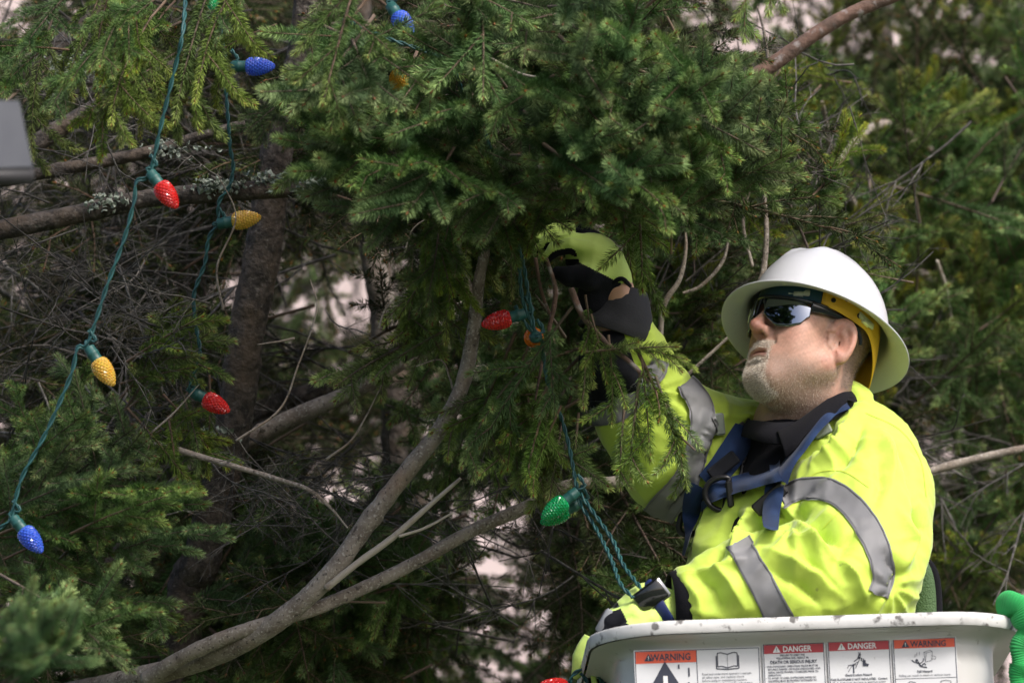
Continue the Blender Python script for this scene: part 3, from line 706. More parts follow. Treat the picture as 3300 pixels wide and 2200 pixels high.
# ---------------- gloves
def hand_mesh(fn, lo, hi, h=.0021):
    org, G = grid(lo, hi, h); V, F = surface_nets(fn(G), org, h); return smooth_mesh(V, F, 1, .4), F
def rglove(P):
    f = chain(P, [q(1975, 905, -.01), q(1938, 860, -.005), q(1905, 815, .0)], [.035, .04, .036], .02)
    f = smin(f, ell(P, q(1905, 838, .0), (.045, .044, .042)), .02)
    FG = [[(1908, 808, -.032), (1838, 792, -.036), (1788, 803, -.034), (1760, 834, -.03)], [(1908, 793, -.012), (1830, 769, -.013), (1769, 773, -.012), (1738, 800, -.01)],
          [(1910, 780, .010), (1836, 750, .011), (1772, 748, .010), (1737, 768, .01)], [(1914, 772, .030), (1852, 739, .032), (1800, 732, .031), (1768, 745, .03)]]
    for fg in FG: f = smin(f, chain(P, [q(*p) for p in fg], [.0165, .0140, .0120, .0098], .005), .005)
    th = chain(P, [q(1945, 895, -.03), q(1892, 893, -.052), q(1838, 890, -.05), q(1800, 880, -.04)], [.022, .022, .0175, .0125], .008)
    f = smin(f, th, .012)
    f = smin(f, chain(P, [q(1955, 905, -.01), q(1925, 955, -.01), q(1930, 985, -.01)], [.034, .033, .036], .012), .012)   # knit cuff under the hand
    return f+.0008*wnoise(P.reshape(-1, 3), 40, 61).reshape(P.shape[:3])
V, F = hand_mesh(rglove, q(1690, 1030, 0)+[0, -.1, 0], q(2040, 720, 0)+[0, .1, 0])
cu_ = proj(V[F].mean(1)); nn = vnormals(V, F)[F].mean(1)
lime = ((cu_[:, 1] < 862+(cu_[:, 0]-1900)*.5) & (cu_[:, 0] > 1862+.35*(cu_[:, 1]-830))) | ((cu_[:, 1] < 835) & (nn[:, 2] > -.35) & (cu_[:, 0] < 1900))
knk = (nn[:, 2] > .35) & (cu_[:, 0] > 1855) & (cu_[:, 0] < 1945) & (cu_[:, 1] < 800) & (V[F].mean(1)[:, 1] > -.012)
gl_r = mk('glove', V, F, [MATS['glove_black'], MATS['glove_lime']], person, mi=np.where(lime & ~knk, 1, 0)); gl_r['label'] = 'lime and black glove of the raised hand'
# wrist strap, cuff opening
cp = [q(1945, 985, -.055), q(1985, 1010, -.06), q(2030, 985, -.03), q(2035, 930, .02), q(2000, 905, .04)]
V, F = tube(catmull([q(1972, 910, -.045), q(2005, 898, -.048), q(2030, 922, -.03)], 6), .0042, 8); mk('glove_hem', V, F, MATS['glove_black'], gl_r)
mat('charcoal_cuff', (.028, .029, .034), .85, [(200, .3, .002)])
V, F = tube(np.array([q(1980, 1082, -.006), q(1992, 1045, -.003), q(2007, 1000, .0), q(2013, 968, .004), q(2015, 945, .008)]), [.070, .063, .055, .046, .041], 20, False)
o = mk('sleeve_cuff', V, F, MATS['charcoal_cuff'], jacket); o.modifiers.new('t', 'SOLIDIFY').thickness = .004
def lglove(P):
    f = chain(P, [q(2150, 1975, -.32), q(2090, 1962, -.325), q(2030, 1990, -.33)], [.040, .042, .036], .02)
    for i, dd in enumerate((-.365, -.345, -.322, -.30)):
        g = chain(P, [q(2035, 1975+i*2, dd), q(1968, 1998, dd), q(1945, 2050, dd), q(1975, 2085, dd)], [.0185, .017, .0145, .012], .006); f = smin(f, g, .008)
    f = smin(f, chain(P, [q(2090, 2000, -.37), q(2030, 2040, -.385), q(1985, 2070, -.38)], [.02, .0175, .013], .008), .01)
    return f+.0008*wnoise(P.reshape(-1, 3), 40, 62).reshape(P.shape[:3])
V, F = hand_mesh(lglove, q(1900, 2140, -.3)+[0, -.14, 0], q(2240, 1860, -.3)+[0, .1, 0])
cu_ = proj(V[F].mean(1)); nn = vnormals(V, F)[F].mean(1)
lime = (cu_[:, 0] > 2000+(cu_[:, 1]-1960)*.5) | (nn[:, 2] > .82)
gl_l = mk('glove', V, F, [MATS['glove_black'], MATS['glove_lime']], person, mi=np.where(lime, 1, 0)); gl_l['label'] = 'lime and black glove of the hand at the bucket rim'
mat('glove_rib', srgb(120, 124, 130), .6)
mbr = MB()
for i in range(7):
    t = i/6; p0 = q(2058-t*78, 1918+t*44, -.352); p1 = q(2072-t*78, 1948+t*44, -.372); mbr.add(*tube(np.array([p0, p1]), .0028, 6))
mbr.build('knuckle_rib', MATS['glove_rib'], gl_l)
V, F = boxm(q(1950, 2000, -.375), (.5, 0, .87), (0, 1, 0), (-.87, 0, .5), .022, .004, .009, .003); mk('wrist_tab', V, F, MATS['glove_rib'], gl_l)
# dark knit cuff and watch on the left wrist
V, F = tube(np.array([q(2240, 1945, -.31), q(2200, 1950, -.312), q(2160, 1952, -.315)]), [.066, .066, .058], 20, False); o = mk('sleeve_cuff', V, F, MATS['black_fleece'], jacket); o.modifiers.new('t', 'SOLIDIFY').thickness = .004
wa = np.array([.80, 0, .60]); wb = np.array([-.60, 0, .80]); wb = wb/np.linalg.norm(wb)
mat('watch_band', srgb(24, 40, 92), .6, [(300, .2, .001)])
wc = q(2100, 1918, -.372); tiltM = np.array([0, 1., 0])
V, F = boxm(wc, wa, np.array([.25, .93, .25]), wb, .029, .0045, .020, .004); watch = mk('watch', V, F, MATS['silver'], person); watch['label'] = 'silver-cased wrist watch on a blue band'
V, F = boxm(wc+np.array([-.0015, -.0040, -.0005]), wa, np.array([.25, .93, .25]), wb, .0262, .002, .0172, .0015); mk('watch_face', V, F, MATS['watch_glass'], watch)
th_ = np.linspace(0, 2*PI, 24); bc = q(2125, 1955, -.325); ring = np.array([bc+.047*(math.cos(t)*np.array([0, 1, 0])+math.sin(t)*np.array([-.5, -.1, .86])) for t in th_])
V, F = tube(ring, .0125, 8, False, flat=.25); mk('watch_band', V, F, MATS['watch_band'], watch)
# trousers and boots inside the bucket
def leg_sdf(P):
    f = ell(P, (0, .0, -.78), (.2, .16, .16))
    for s in (-1, 1): f = smin(f, chain(P, [(s*.095, 0, -.8), (s*.115, .02, -1.02), (s*.12, -.01, -1.36)], [.105, .085, .075], .03), .04)
    return f
org, G = grid((-.26, -.2, -1.4), (.26, .2, -.6), .014); V, F = surface_nets(leg_sdf(G), org, .014); mk('trousers', Bd(V), F, MATS['denim'], person)
for s in (-1, 1):
    org, G = grid((-.1, -.12, -.1), (.1, .22, .1), .01)
    f = smin(ell(G, (0, .06, -.03), (.05, .13, .045)), cone(G, (0, 0, -.02), (0, -.01, .08), .05, .055), .03); f = smax(f, -(G[..., 2]+.055), .005)
    V, F = surface_nets(f, org, .01); mk('boot', Bd(V+np.array([s*.12, 0, -1.36])), F, MATS['black_cloth'], person)
# ================================================================== the aerial lift bucket
mat('fiberglass', (.56, .56, .555), .42, [(40, .08, .002), (9, .05, .006)], [(7, (.56, .555, .54), .5, .75), (60, (.30, .29, .27), .66, .72), (2.5, (.44, .43, .41), .5, .75)], spec=.5)
mat('rim_worn', (.6, .6, .595), .55, [(70, .2, .003)], [(38, (.13, .125, .12), .565, .63), (12, (.42, .42, .41), .48, .7), (120, (.3, .3, .29), .66, .72)], spec=.4)
mat('decal_white', (.6, .61, .63), .45, None, [(30, (.6, .61, .61), .55, .8), (90, (.4, .4, .4), .72, .78)])
mat('decal_orange', srgb(212, 78, 40), .45, None, [(60, srgb(170, 66, 40), .62, .75)])
mat('decal_red', srgb(168, 36, 46), .45, None, [(60, srgb(130, 36, 42), .62, .75)])
mat('decal_ink', srgb(34, 40, 58), .5)
mat('decal_paper', (.72, .72, .72), .5)
mat('dark_steel', (.05, .05, .055), .5, [(30, .1, .004)])
# bucket frame: X along the front (to the right), Y depth (away), Z up; rolled a little and turned
BKR = (Matrix.Rotation(math.radians(-2.2), 3, 'Y') @ Matrix.Rotation(math.radians(1.8), 3, 'Z'))
BKR = np.array(BKR)
BKO = W(q(2612, 1982, -.50))
BWX, BWY, BR = .325, .31, .10                                      # half sizes of the wall, corner radius
def rrect(hx, hy, r, n=9):
    out = []
    for cx, cy, a0 in ((hx-r, -hy+r, -90), (hx-r, hy-r, 0), (-hx+r, hy-r, 90), (-hx+r, -hy+r, 180)):
        for i in range(n):
            a = math.radians(a0+90*i/(n-1)); out.append((cx+r*math.cos(a), cy+r*math.sin(a)))
    out2 = []
    for i in range(len(out)):                                     # subdivide the straight runs
        a, b = np.array(out[i]), np.array(out[(i+1) % len(out)]); k = max(1, int(np.linalg.norm(b-a)/.06))
        out2 += [tuple(a+(b-a)*j/k) for j in range(k)]
    return np.array(out2)
def BK(p): return np.asarray(p, float) @ BKR.T + BKO
YC = BWY+.05                                                       # centre of the bucket behind the front wall
def ring(e, z):
    e = e*.74 if e > 0 else e
    c = rrect(BWX+e, BWY+e, BR+max(e, -.02))
    return np.column_stack([c[:, 0], c[:, 1]+YC, np.full(len(c), z)])
prof = [(-.02, -1.06), (.0, -1.05), (.0, -.9), (.0, -.45), (.0, -.20), (.0, -.085), (.001, -.050), (.003, -.042), (.010, -.0355), (.025, -.0295), (.045, -.0262), (.060, -.0242), (.0655, -.0235)]
rim = [(.0655, -.0235), (.0685, -.020), (.069, -.005), (.066, -.001), (.060, .0), (.01, .0), (.004, -.003), (-.004, -.012)]
inn = [(-.004, -.012), (-.006, -.2), (-.008, -1.03)]
def loft(P, capb=False, capt=False):
    R_ = [ring(*p) for p in P]; n = len(R_[0]); V = np.concatenate(R_)
    F = [(i*n+j, i*n+(j+1) % n, (i+1)*n+(j+1) % n, (i+1)*n+j) for i in range(len(P)-1) for j in range(n)]
    if capb: F.append(tuple(range(n))[::-1])
    if capt: F.append(tuple((len(P)-1)*n+j for j in range(n)))
    return V, F
bucket = empty('lift_bucket', BK((0, YC, -1.06)), 'white fibreglass lift bucket with a scuffed rim and safety decals', 'bucket')
V, F = loft(prof, True); mk('shell', BK(V), F, MATS['fiberglass'], bucket, frame='W')
V, F = loft(rim); mk('rim', BK(V), F, MATS['rim_worn'], bucket, frame='W')
V, F = loft(inn); V2 = V; mk('inner_wall', BK(V), F, MATS['fiberglass'], bucket, frame='W')
fl = ring(-.012, -1.02); mk('floor', BK(fl), [tuple(range(len(fl)))], MATS['dark_steel'], bucket, frame='W', smooth=False)
# boom and pedestal under the bucket, below the frame
mbm = MB(); b0 = BK((.0, YC, -1.06)); b1 = np.array([b0[0]+1.6, b0[1]+.4, .9])
mbm.add(*boxm(b0+[0, 0, -.06], (1, 0, 0), (0, 1, 0), (0, 0, 1), .2, .18, .055, .01)); mbm.add(*tube(np.array([b0+[0, 0, -.1], b0+[.25, .05, -.3], b1]), [.09, .09, .12], 8)); mbm.add(*lathe([(.35, -.9), (.35, -.8), (.2, -.7), (.2, .1)], 20, b1, (0, 0, 1)))
mbm.build('boom', MATS['dark_steel'], bucket, frame='W')
# ---------------- decals on the front wall (bucket frame, y just in front of the wall)
FY = YC-BWY
def scr(px, py):                                                    # where the front wall is seen at a picture position
    e = W(np.array([0, -D, 0])); t = W(q(px, py, 0))-e; R3 = BKR
    n = R3[:, 1]; p0 = BK((0, FY-.001, 0)); s = np.dot(p0-e, n)/np.dot(t, n); return (e+t*s-BKO) @ R3
def text_mesh(body, size, align='CENTER', bold=False, cond=1.0):
    cu = bpy.data.curves.new('t', 'FONT'); cu.body = body; cu.size = size; cu.align_x = align; cu.space_character = 1.0; cu.space_line = 1.12; cu.resolution_u = 2
    if bold: cu.offset = size*.022
    ob = bpy.data.objects.new('t', cu); COL.objects.link(ob)
    dg = bpy.context.evaluated_depsgraph_get(); me = bpy.data.meshes.new_from_object(ob.evaluated_get(dg))
    V = np.zeros(len(me.vertices)*3); me.vertices.foreach_get('co', V); V = V.reshape(-1, 3); V[:, 0] *= cond
    F = [tuple(p.vertices) for p in me.polygons]
    COL.objects.unlink(ob); bpy.data.objects.remove(ob); bpy.data.curves.remove(cu); bpy.data.meshes.remove(me); return V, F
class Sheet:                                                        # flat print: coordinates in metres from the decal's top left corner
    def __init__(s, x0, z0): s.x0, s.z0 = x0, z0
    def pt(s, u, v, lay): return np.stack([s.x0+np.asarray(u, float), np.full(np.shape(u), FY-.0042-lay*.0005), s.z0-np.asarray(v, float)], -1)
    def rect(s, m, u0, v0, u1, v1, lay): m.add(s.pt([u0, u1, u1, u0], [v1, v1, v0, v0], lay), [(0, 1, 2, 3)])
    def poly(s, m, pts, lay):
        p = np.array(pts, float); m.add(s.pt(p[:, 0], p[:, 1], lay), [tuple(range(len(pts)))])
    def line(s, m, pts, w, lay):
        for a, b in zip(pts[:-1], pts[1:]):
            a, b = np.array(a, float), np.array(b, float); d = (b-a)/np.linalg.norm(b-a); n = np.array([-d[1], d[0]])*w/2
            s.poly(m, [a-n, b-n, b+n, a+n], lay)
    def disc(s, m, u, v, r, lay, n=12):
        s.poly(m, [(u+r*math.cos(2*PI*i/n), v+r*math.sin(2*PI*i/n)) for i in range(n)], lay)
    def text(s, m, body, u, v, size, lay=3, align='CENTER', bold=False, cond=1.0):
        V, F = text_mesh(body, size, align, bold, cond); m.add(s.pt(u+V[:, 0], v-V[:, 1], lay), F)
    def frame(s, m, u0, v0, u1, v1, w, lay):
        s.rect(m, u0, v0, u1, v0+w, lay); s.rect(m, u0, v1-w, u1, v1, lay); s.rect(m, u0, v0+w, u0+w, v1-w, lay); s.rect(m, u1-w, v0+w, u1, v1-w, lay)
def Bm(m, name, mt, parent):
    o = m.build(name, mt, parent, smooth=False, frame='W')
    if 'lettering' in name: o['kind'] = 'stuff'  # white pieces also hold alert triangles and exclamation marks, not words alone
    return o
def bk(m): m.V = [BK(v) for v in m.V]; return m
UPX = 1/PXM*(D-.45)/D
HDEC = .34
def decal(px0, py0, px1, label, head=None, hcol=None, white=False):
    """px0..px1: picture columns of the decal's outer edge at its top edge py0"""
    a = scr(px0, py0); b = scr(px1, py0); w = b[0]-a[0]; s = Sheet(a[0], a[2])
    m = MB(); s.rect(m, 0, 0, w, HDEC, 0); o = Bm(bk(m), 'decal', MATS['decal_white'], bucket); o['label'] = label
    return s, w, o
def alert(s, ink, hole, u, v, h, lay):
    t = h*.58; s.poly(ink, [(u, v-h*.5), (u+t, v+h*.5), (u-t, v+h*.5)], lay)
    s.rect(hole, u-h*.045, v-h*.2, u+h*.045, v+h*.2, lay+1); s.rect(hole, u-h*.045, v+h*.27, u+h*.045, v+h*.37, lay+1)
k = UPX
# 1: wide warning decal
s, w, o = decal(2042, 2096, 2448, 'wide orange-headed warning decal with an open book and a warning triangle')
w1 = (2242-2042)*k
m = MB(); s.rect(m, .003, .003, w1, .003+38*k, 1); Bm(bk(m), 'header', MATS['decal_orange'], o)
m = MB(); s.frame(m, .0015, .0015, w-.0015, HDEC-.002, .0012, 1); s.rect(m, w1, .003, w1+.0012, HDEC-.003, 1)
hole = MB(); alert(s, m, hole, 46*k, .003+19*k, 24*k, 2); s.text(m, 'WARNING', 118*k, .003+30*k, 31*k, 2, bold=True, cond=.86)
alert(s, m, hole, 98*k, 118*k, 160*k, 2)
for kk in range(2):                                               # open book
    sg = (-1, 1)[kk]; c0 = 300
    s.line(m, [((c0)*k, 22*k), ((c0+sg*20)*k, 16*k), ((c0+sg*32)*k, 18*k), ((c0+sg*32)*k, 62*k), ((c0+sg*20)*k, 60*k), (c0*k, 66*k)], .0016, 2)
    s.line(m, [((c0+sg*36)*k, 26*k), ((c0+sg*36)*k, 68*k), (c0*k, 71*k)], .0016, 2)
s.rect(m, 299.5*k, 22*k, 300.5*k, 70*k, 2)
for i, t in enumerate(('Read and understand operator\u2019s manual,', 'all safety signs, and capacity charts', 'before using or maintaining machine.', 'If you do not understand the information', 'in the manuals, consult your supervisor,')): s.text(m, t, 216*k, (84+i*10.6+4)*k, 10.5*k, 2, 'LEFT', cond=.93)
for (u, v, h_) in ((140, 50, 14), (172, 62, 28), (170, 108, 10)): s.rect(m, u*k, v*k, (u+5)*k, (v+h_)*k, 2)
Bm(bk(m), 'lettering', MATS['decal_ink'], o); Bm(bk(hole), 'white_lettering', MATS['decal_paper'], o)
# 2: red danger, text
s, w, o = decal(2455, 2074, 2657, 'red-headed danger decal of plain text about truck operation')
m = MB(); s.rect(m, .003, .003, w-.003, .003+28*k, 1); Bm(bk(m), 'header', MATS['decal_red'], o)
hole = MB(); m = MB(); wt = MB(); alert(s, wt, m, 46*k, .003+14*k, 22*k, 2); s.text(wt, 'DANGER', 112*k, .003+23*k, 26*k, 2, bold=True, cond=.88)
s.frame(m, .0015, .0015, w-.0015, HDEC-.002, .0012, 1)
for i, t in enumerate(('FAILURE TO OBEY THE', 'FOLLOWING WILL RESULT IN')): s.text(m, t, 96*k, (43+i*9.5)*k, 9.2*k, 2, bold=True, cond=.84)
s.text(m, 'DEATH OR SERIOUS INJURY', 99*k, 67*k, 14.5*k, 2, bold=True, cond=.83)
for i, t in enumerate(('\u2022  FOR STATIONARY OPERATION, TRUCK MUST BE', '    SECURELY PARKED, DRIVELINE DISENGAGED, AND', '    AERIAL DEVICE PROPERLY STABILIZED PRIOR TO', '    OPERATION.', '\u2022  TO AVOID TIP-OVER, OUTRIGGERS (WHEN SO', '    EQUIPPED) MUST BE PROPERLY EXTENDED TO', '    A SOLID LEVEL SURFACE.')): s.text(m, t, 7*k, (79+i*9.4)*k, 8.6*k, 2, 'LEFT', bold=True, cond=.86)
Bm(bk(m), 'lettering', MATS['decal_ink'], o); Bm(bk(wt), 'white_lettering', MATS['decal_paper'], o)
# 3: red danger, electrocution pictogram
s, w, o = decal(2664, 2065, 2868, 'red-headed danger decal with an electrocution pictogram')
m = MB(); s.rect(m, .003, .003, w-.003, .003+28*k, 1); Bm(bk(m), 'header', MATS['decal_red'], o)
m = MB(); wt = MB(); alert(s, wt, m, 46*k, .003+14*k, 22*k, 2); s.text(wt, 'DANGER', 112*k, .003+23*k, 26*k, 2, bold=True, cond=.88)
s.frame(m, .0015, .0015, w-.0015, HDEC-.002, .0012, 1)
for pts, ww in (([(82, 78), (82, 108)], 4), ([(66, 82), (92, 80)], 2.4), ([(66, 82), (62, 92)], 2), ([(88, 92), (104, 60), (106, 44)], 2), ([(84, 70), (96, 62), (100, 52), (108, 48)], 3), ([(100, 56), (112, 62), (106, 66), (118, 74)], 2.2), ([(64, 104), (74, 88), (84, 78), (100, 70)], 1.6), ([(100, 40), (103, 46), (99, 50)], 2.5), ([(106, 40), (104, 52)], 2)): s.line(m, [(a*k, b*k) for a, b in pts], ww*k, 2)
s.rect(m, 112*k, 66*k, 122*k, 86*k, 2); s.rect(m, 114*k, 61*k, 117*k, 66*k, 2); s.poly(m, [(122*k, 76*k), (132*k, 80*k), (128*k, 88*k), (120*k, 84*k)], 2); s.disc(m, 100*k, 58*k, 4*k, 2)
s.text(m, 'Electrocution Hazard', 97*k, 117*k, 11*k, 2, bold=True, cond=.9)
for i, t in enumerate(('THIS PLATFORM IS NOT INSULATED.  Contact', 'with or inadequate clearance to electrical power', 'lines will result in death or serious injury.')): s.text(m, t, 6*k, (131+i*10)*k, 10*k, 2, 'LEFT', cond=.90, bold=(i == 0))
Bm(bk(m), 'lettering', MATS['decal_ink'], o); Bm(bk(wt), 'white_lettering', MATS['decal_paper'], o)
# 4: orange warning, fall hazard
s, w, o = decal(2874, 2057, 3080, 'orange-headed warning decal with a falling figure pictogram')
m = MB(); s.rect(m, .003, .003, w-.003, .003+28*k, 1); Bm(bk(m), 'header', MATS['decal_orange'], o)
m = MB(); hole = MB(); alert(s, m, hole, 42*k, .003+14*k, 22*k, 2); s.text(m, 'WARNING', 116*k, .003+24*k, 27*k, 2, bold=True, cond=.88)
s.frame(m, .0015, .0015, w-.0015, HDEC-.002, .0012, 1); s.rect(m, .003, 132*k, w-.003, 133.5*k, 1)
bxp = [(100, 48), (120, 42), (128, 46), (124, 76), (104, 80), (100, 48)]
s.line(m, [(a*k, b*k) for a, b in bxp], 1.2*k, 2); s.line(m, [(a*k, b*k) for a, b in ((100, 48), (108, 51), (128, 46))], 1.2*k, 2); s.line(m, [(108*k, 51*k), (104*k, 80*k)], 1.2*k, 2); s.line(m, [(124*k, 60*k), (138*k, 64*k), (136*k, 72*k), (123*k, 70*k)], 1.2*k, 2)
for pts, ww in (([(80, 78), (88, 94)], 5), ([(88, 94), (100, 84), (104, 90)], 3.5), ([(88, 94), (108, 98)], 3.5), ([(82, 84), (66, 78), (60, 72)], 3), ([(84, 86), (96, 78), (98, 68)], 3), ([(78, 48), (76, 60)], 1.4), ([(86, 46), (85, 56)], 1.4), ([(72, 54), (70, 64)], 1.4)): s.line(m, [(a*k, b*k) for a, b in pts], ww*k, 2)
s.disc(m, 76*k, 74*k, 4.5*k, 2)
s.text(m, 'Fall Hazard', 100*k, 114*k, 11.5*k, 2, bold=True, cond=.95); s.text(m, 'Falling can result in death or serious injury.', 100*k, 126*k, 10.3*k, 2, cond=.94)
s.line(m, [(40*k, 150*k), (52*k, 142*k), (68*k, 146*k), (76*k, 156*k)], 2*k, 2); s.line(m, [(150*k, 144*k), (166*k, 141*k), (182*k, 144*k), (182*k, 160*k), (150*k, 160*k), (150*k, 144*k)], 1.6*k, 2)
Bm(bk(m), 'lettering', MATS['decal_ink'], o); Bm(bk(hole), 'white_lettering', MATS['decal_paper'], o)
# ---------------- bright green ribbed sleeve hung over the right corner of the rim
mat('green_rubber', srgb(34, 160, 80), .85, [(30, .1, .004)], [(14, srgb(24, 124, 62), .45, .7)], sheen=.15)
def ribbed(P, r0, nr=120, amp=.045, seg=18):
    P = catmull(P, nr//(len(P)-1)); r = np.asarray(np.interp(np.linspace(0, 1, len(P)), np.linspace(0, 1, len(r0)), r0)); r = r*(1+amp*np.sin(np.arange(len(P))*PI*.5)); return tube(P, r*(1+.12*np.sin(np.arange(len(P))*.11)), seg, flat=.6)
V, F = ribbed([q(3228, 1955, -.40), q(3262, 1945, -.43), q(3296, 1965, -.44), q(3312, 2020, -.45), q(3306, 2055, -.45)], [.02, .022, .026, .024, .02]); gs = mk('ribbed_sleeve', V, F, MATS['green_rubber'])
tag(gs, 'bright green ribbed rubber sleeve draped over the right corner of the bucket rim', 'sleeve')
V, F = ribbed([q(3306, 2058, -.45), q(3292, 2090, -.455), q(3300, 2140, -.455), q(3288, 2180, -.455), q(3300, 2240, -.455)], [.018, .024, .027, .024, .025]); mk('sleeve_fold', V, F, MATS['green_rubber'], gs)
# lime straps and dark pouch hanging at the left corner of the bucket
V, F = tube(catmull([q(1905, 2052, -.14), q(1888, 2090, -.14), q(1868, 2150, -.135), q(1850, 2185, -.13)], 8), np.interp(np.linspace(0, 1, 25), [0, .5, 1], [.013, .019, .006]), 10, flat=.35)
st = mk('lime_strap', V, F, MATS['glove_lime']); tag(st, 'lime webbing strap hanging down behind the left corner of the bucket', 'strap')
V, F = tube(catmull([q(1912, 2100, -.12), q(1925, 2150, -.12), q(1940, 2210, -.12), q(1945, 2260, -.12)], 6), np.interp(np.linspace(0, 1, 19), [0, .4, 1], [.008, .024, .026]), 10, flat=.5); pch = mk('hanging_pouch', V, F, MATS['black_fleece'])
tag(pch, 'dark fabric pouch hanging beside the left wall of the bucket', 'pouch')
V, F = tube(catmull([q(1900, 2130, -.145), q(1910, 2170, -.148), q(1918, 2210, -.148)], 6), .005, 8, flat=.4); mk('trim', V, F, MATS['glove_lime'], pch)
# ================================================================== ground and the building behind the trees
mat('grass', (.05, .075, .025), .9, [(60, .6, .05)], [(3, (.07, .08, .03), .4, .7), (40, (.03, .05, .015), .5, .7)])
mat('pink_render', (.62, .51, .50), .85, [(25, .15, .01)], [(.6, (.48, .39, .38), .4, .65), (3, (.60, .51, .50), .5, .75)])
mat('window_glass', (.02, .024, .03), .08, spec=.6)
mat('window_frame', (.5, .48, .46), .5)
g = 400.0
gr = mk('ground', np.array([(-g, -g, 0), (g, -g, 0), (g, g, 0), (-g, g, 0)]), [(0, 1, 2, 3)], MATS['grass'], frame='W', smooth=False); gr['kind'] = 'structure'
BY0 = 36.0
bld = empty('building', (0, BY0, 0), 'pale pink rendered building seen through gaps between the spruces', 'building')
mbw = MB(); cols = [-18, -12, -6.6, 6.6, 12, 18]; zs = [1.2, 6.0, 13.5, 18.0]; ww, wh = 1.1, 2.2
def wrect(x0, x1, z0, z1, y=0.0): mbw.add([(x0, BY0+y, z0), (x1, BY0+y, z0), (x1, BY0+y, z1), (x0, BY0+y, z1)], [(0, 1, 2, 3)])
xe = [-22]; 
for c in cols: xe += [c-ww, c+ww]
xe.append(22); zc = 0
for zz in zs+[None]:
    z1 = 24 if zz is None else zz
    wrect(-22, 22, zc, z1)
    if zz is None: break
    for i in range(0, len(xe), 2): wrect(xe[i], xe[i+1], zz, zz+wh)
    zc = zz+wh
mbw.add(*boxm((0, BY0+6.2, 12), (1, 0, 0), (0, 1, 0), (0, 0, 1), 22, 5.9, 12)); mbw.build('wall', MATS['pink_render'], bld, smooth=False, frame='W')
for zz in zs:
    for c in cols:
        V, F = boxm((c, BY0+.18, zz+wh/2), (1, 0, 0), (0, 1, 0), (0, 0, 1), ww, .02, wh/2); wo = mk('window', V, F, MATS['window_glass'], bld, frame='W', smooth=False)
        m_ = MB(); m_.add(*boxm((c, BY0+.12, zz+wh/2), (1, 0, 0), (0, 1, 0), (0, 0, 1), .05, .04, wh/2-.002)); m_.add(*boxm((c, BY0+.1, zz+.03), (1, 0, 0), (0, 1, 0), (0, 0, 1), ww-.01, .16, .04)); m_.build('window_frame', MATS['window_frame'], wo, smooth=False, frame='W')
V, F = boxm((0, BY0-.2, 24.2), (1, 0, 0), (0, 1, 0), (0, 0, 1), 22.3, .4, .3, .05); mk('cornice', V, F, MATS['window_frame'], bld, frame='W', smooth=False)

# ================================================================== spruce
mat('needles', (.06, .1, .03), .6, None, attr='Col', rand=((.48, .515), (.85, 1.12), (.65, 1.3)), spec=.2)
mat('twig', (.14, .09, .058), .85, [(150, .4, .002)], [(60, (.09, .065, .045), .4, .65)], rand=((.49, .51), (.7, 1.1), (.7, 1.3)))
mat('dead_twig', (.12, .107, .093), .9, [(200, .4, .002)], [(40, (.04, .036, .032), .4, .65), (90, (.24, .23, .21), .58, .72)], rand=((.49, .51), (.5, 1.0), (.35, 1.3)))
mat('bark_grey', (.29, .25, .21), .85, [(90, .6, .003), (320, .9, .0015)], [(26, (.17, .14, .115), .42, .62), (220, (.42, .39, .35), .54, .68), (9, (.28, .20, .145), .5, .75), (140, (.08, .065, .055), .60, .67)])
mat('bark_dark', (.075, .06, .05), .92, [(90, 1, .005), (30, .8, .012), (300, .6, .002)], [(50, (.03, .025, .022), .42, .6), (110, (.14, .125, .11), .56, .7), (14, (.09, .065, .045), .5, .7)])
mat('bark_red', (.17, .10, .075), .85, [(70, .8, .005), (250, .5, .002)], [(25, (.10, .065, .05), .4, .6), (45, (.3, .27, .26), .56, .7)])
mat('bark_pale', (.42, .37, .31), .85, [(80, .5, .003)], [(40, (.25, .2, .16), .55, .7)])
mat('lichen', (.30, .34, .29), .95, [(120, .8, .004)], [(50, (.2, .24, .2), .4, .7)])
SRC = bpy.data.collections.new('spray_shapes')
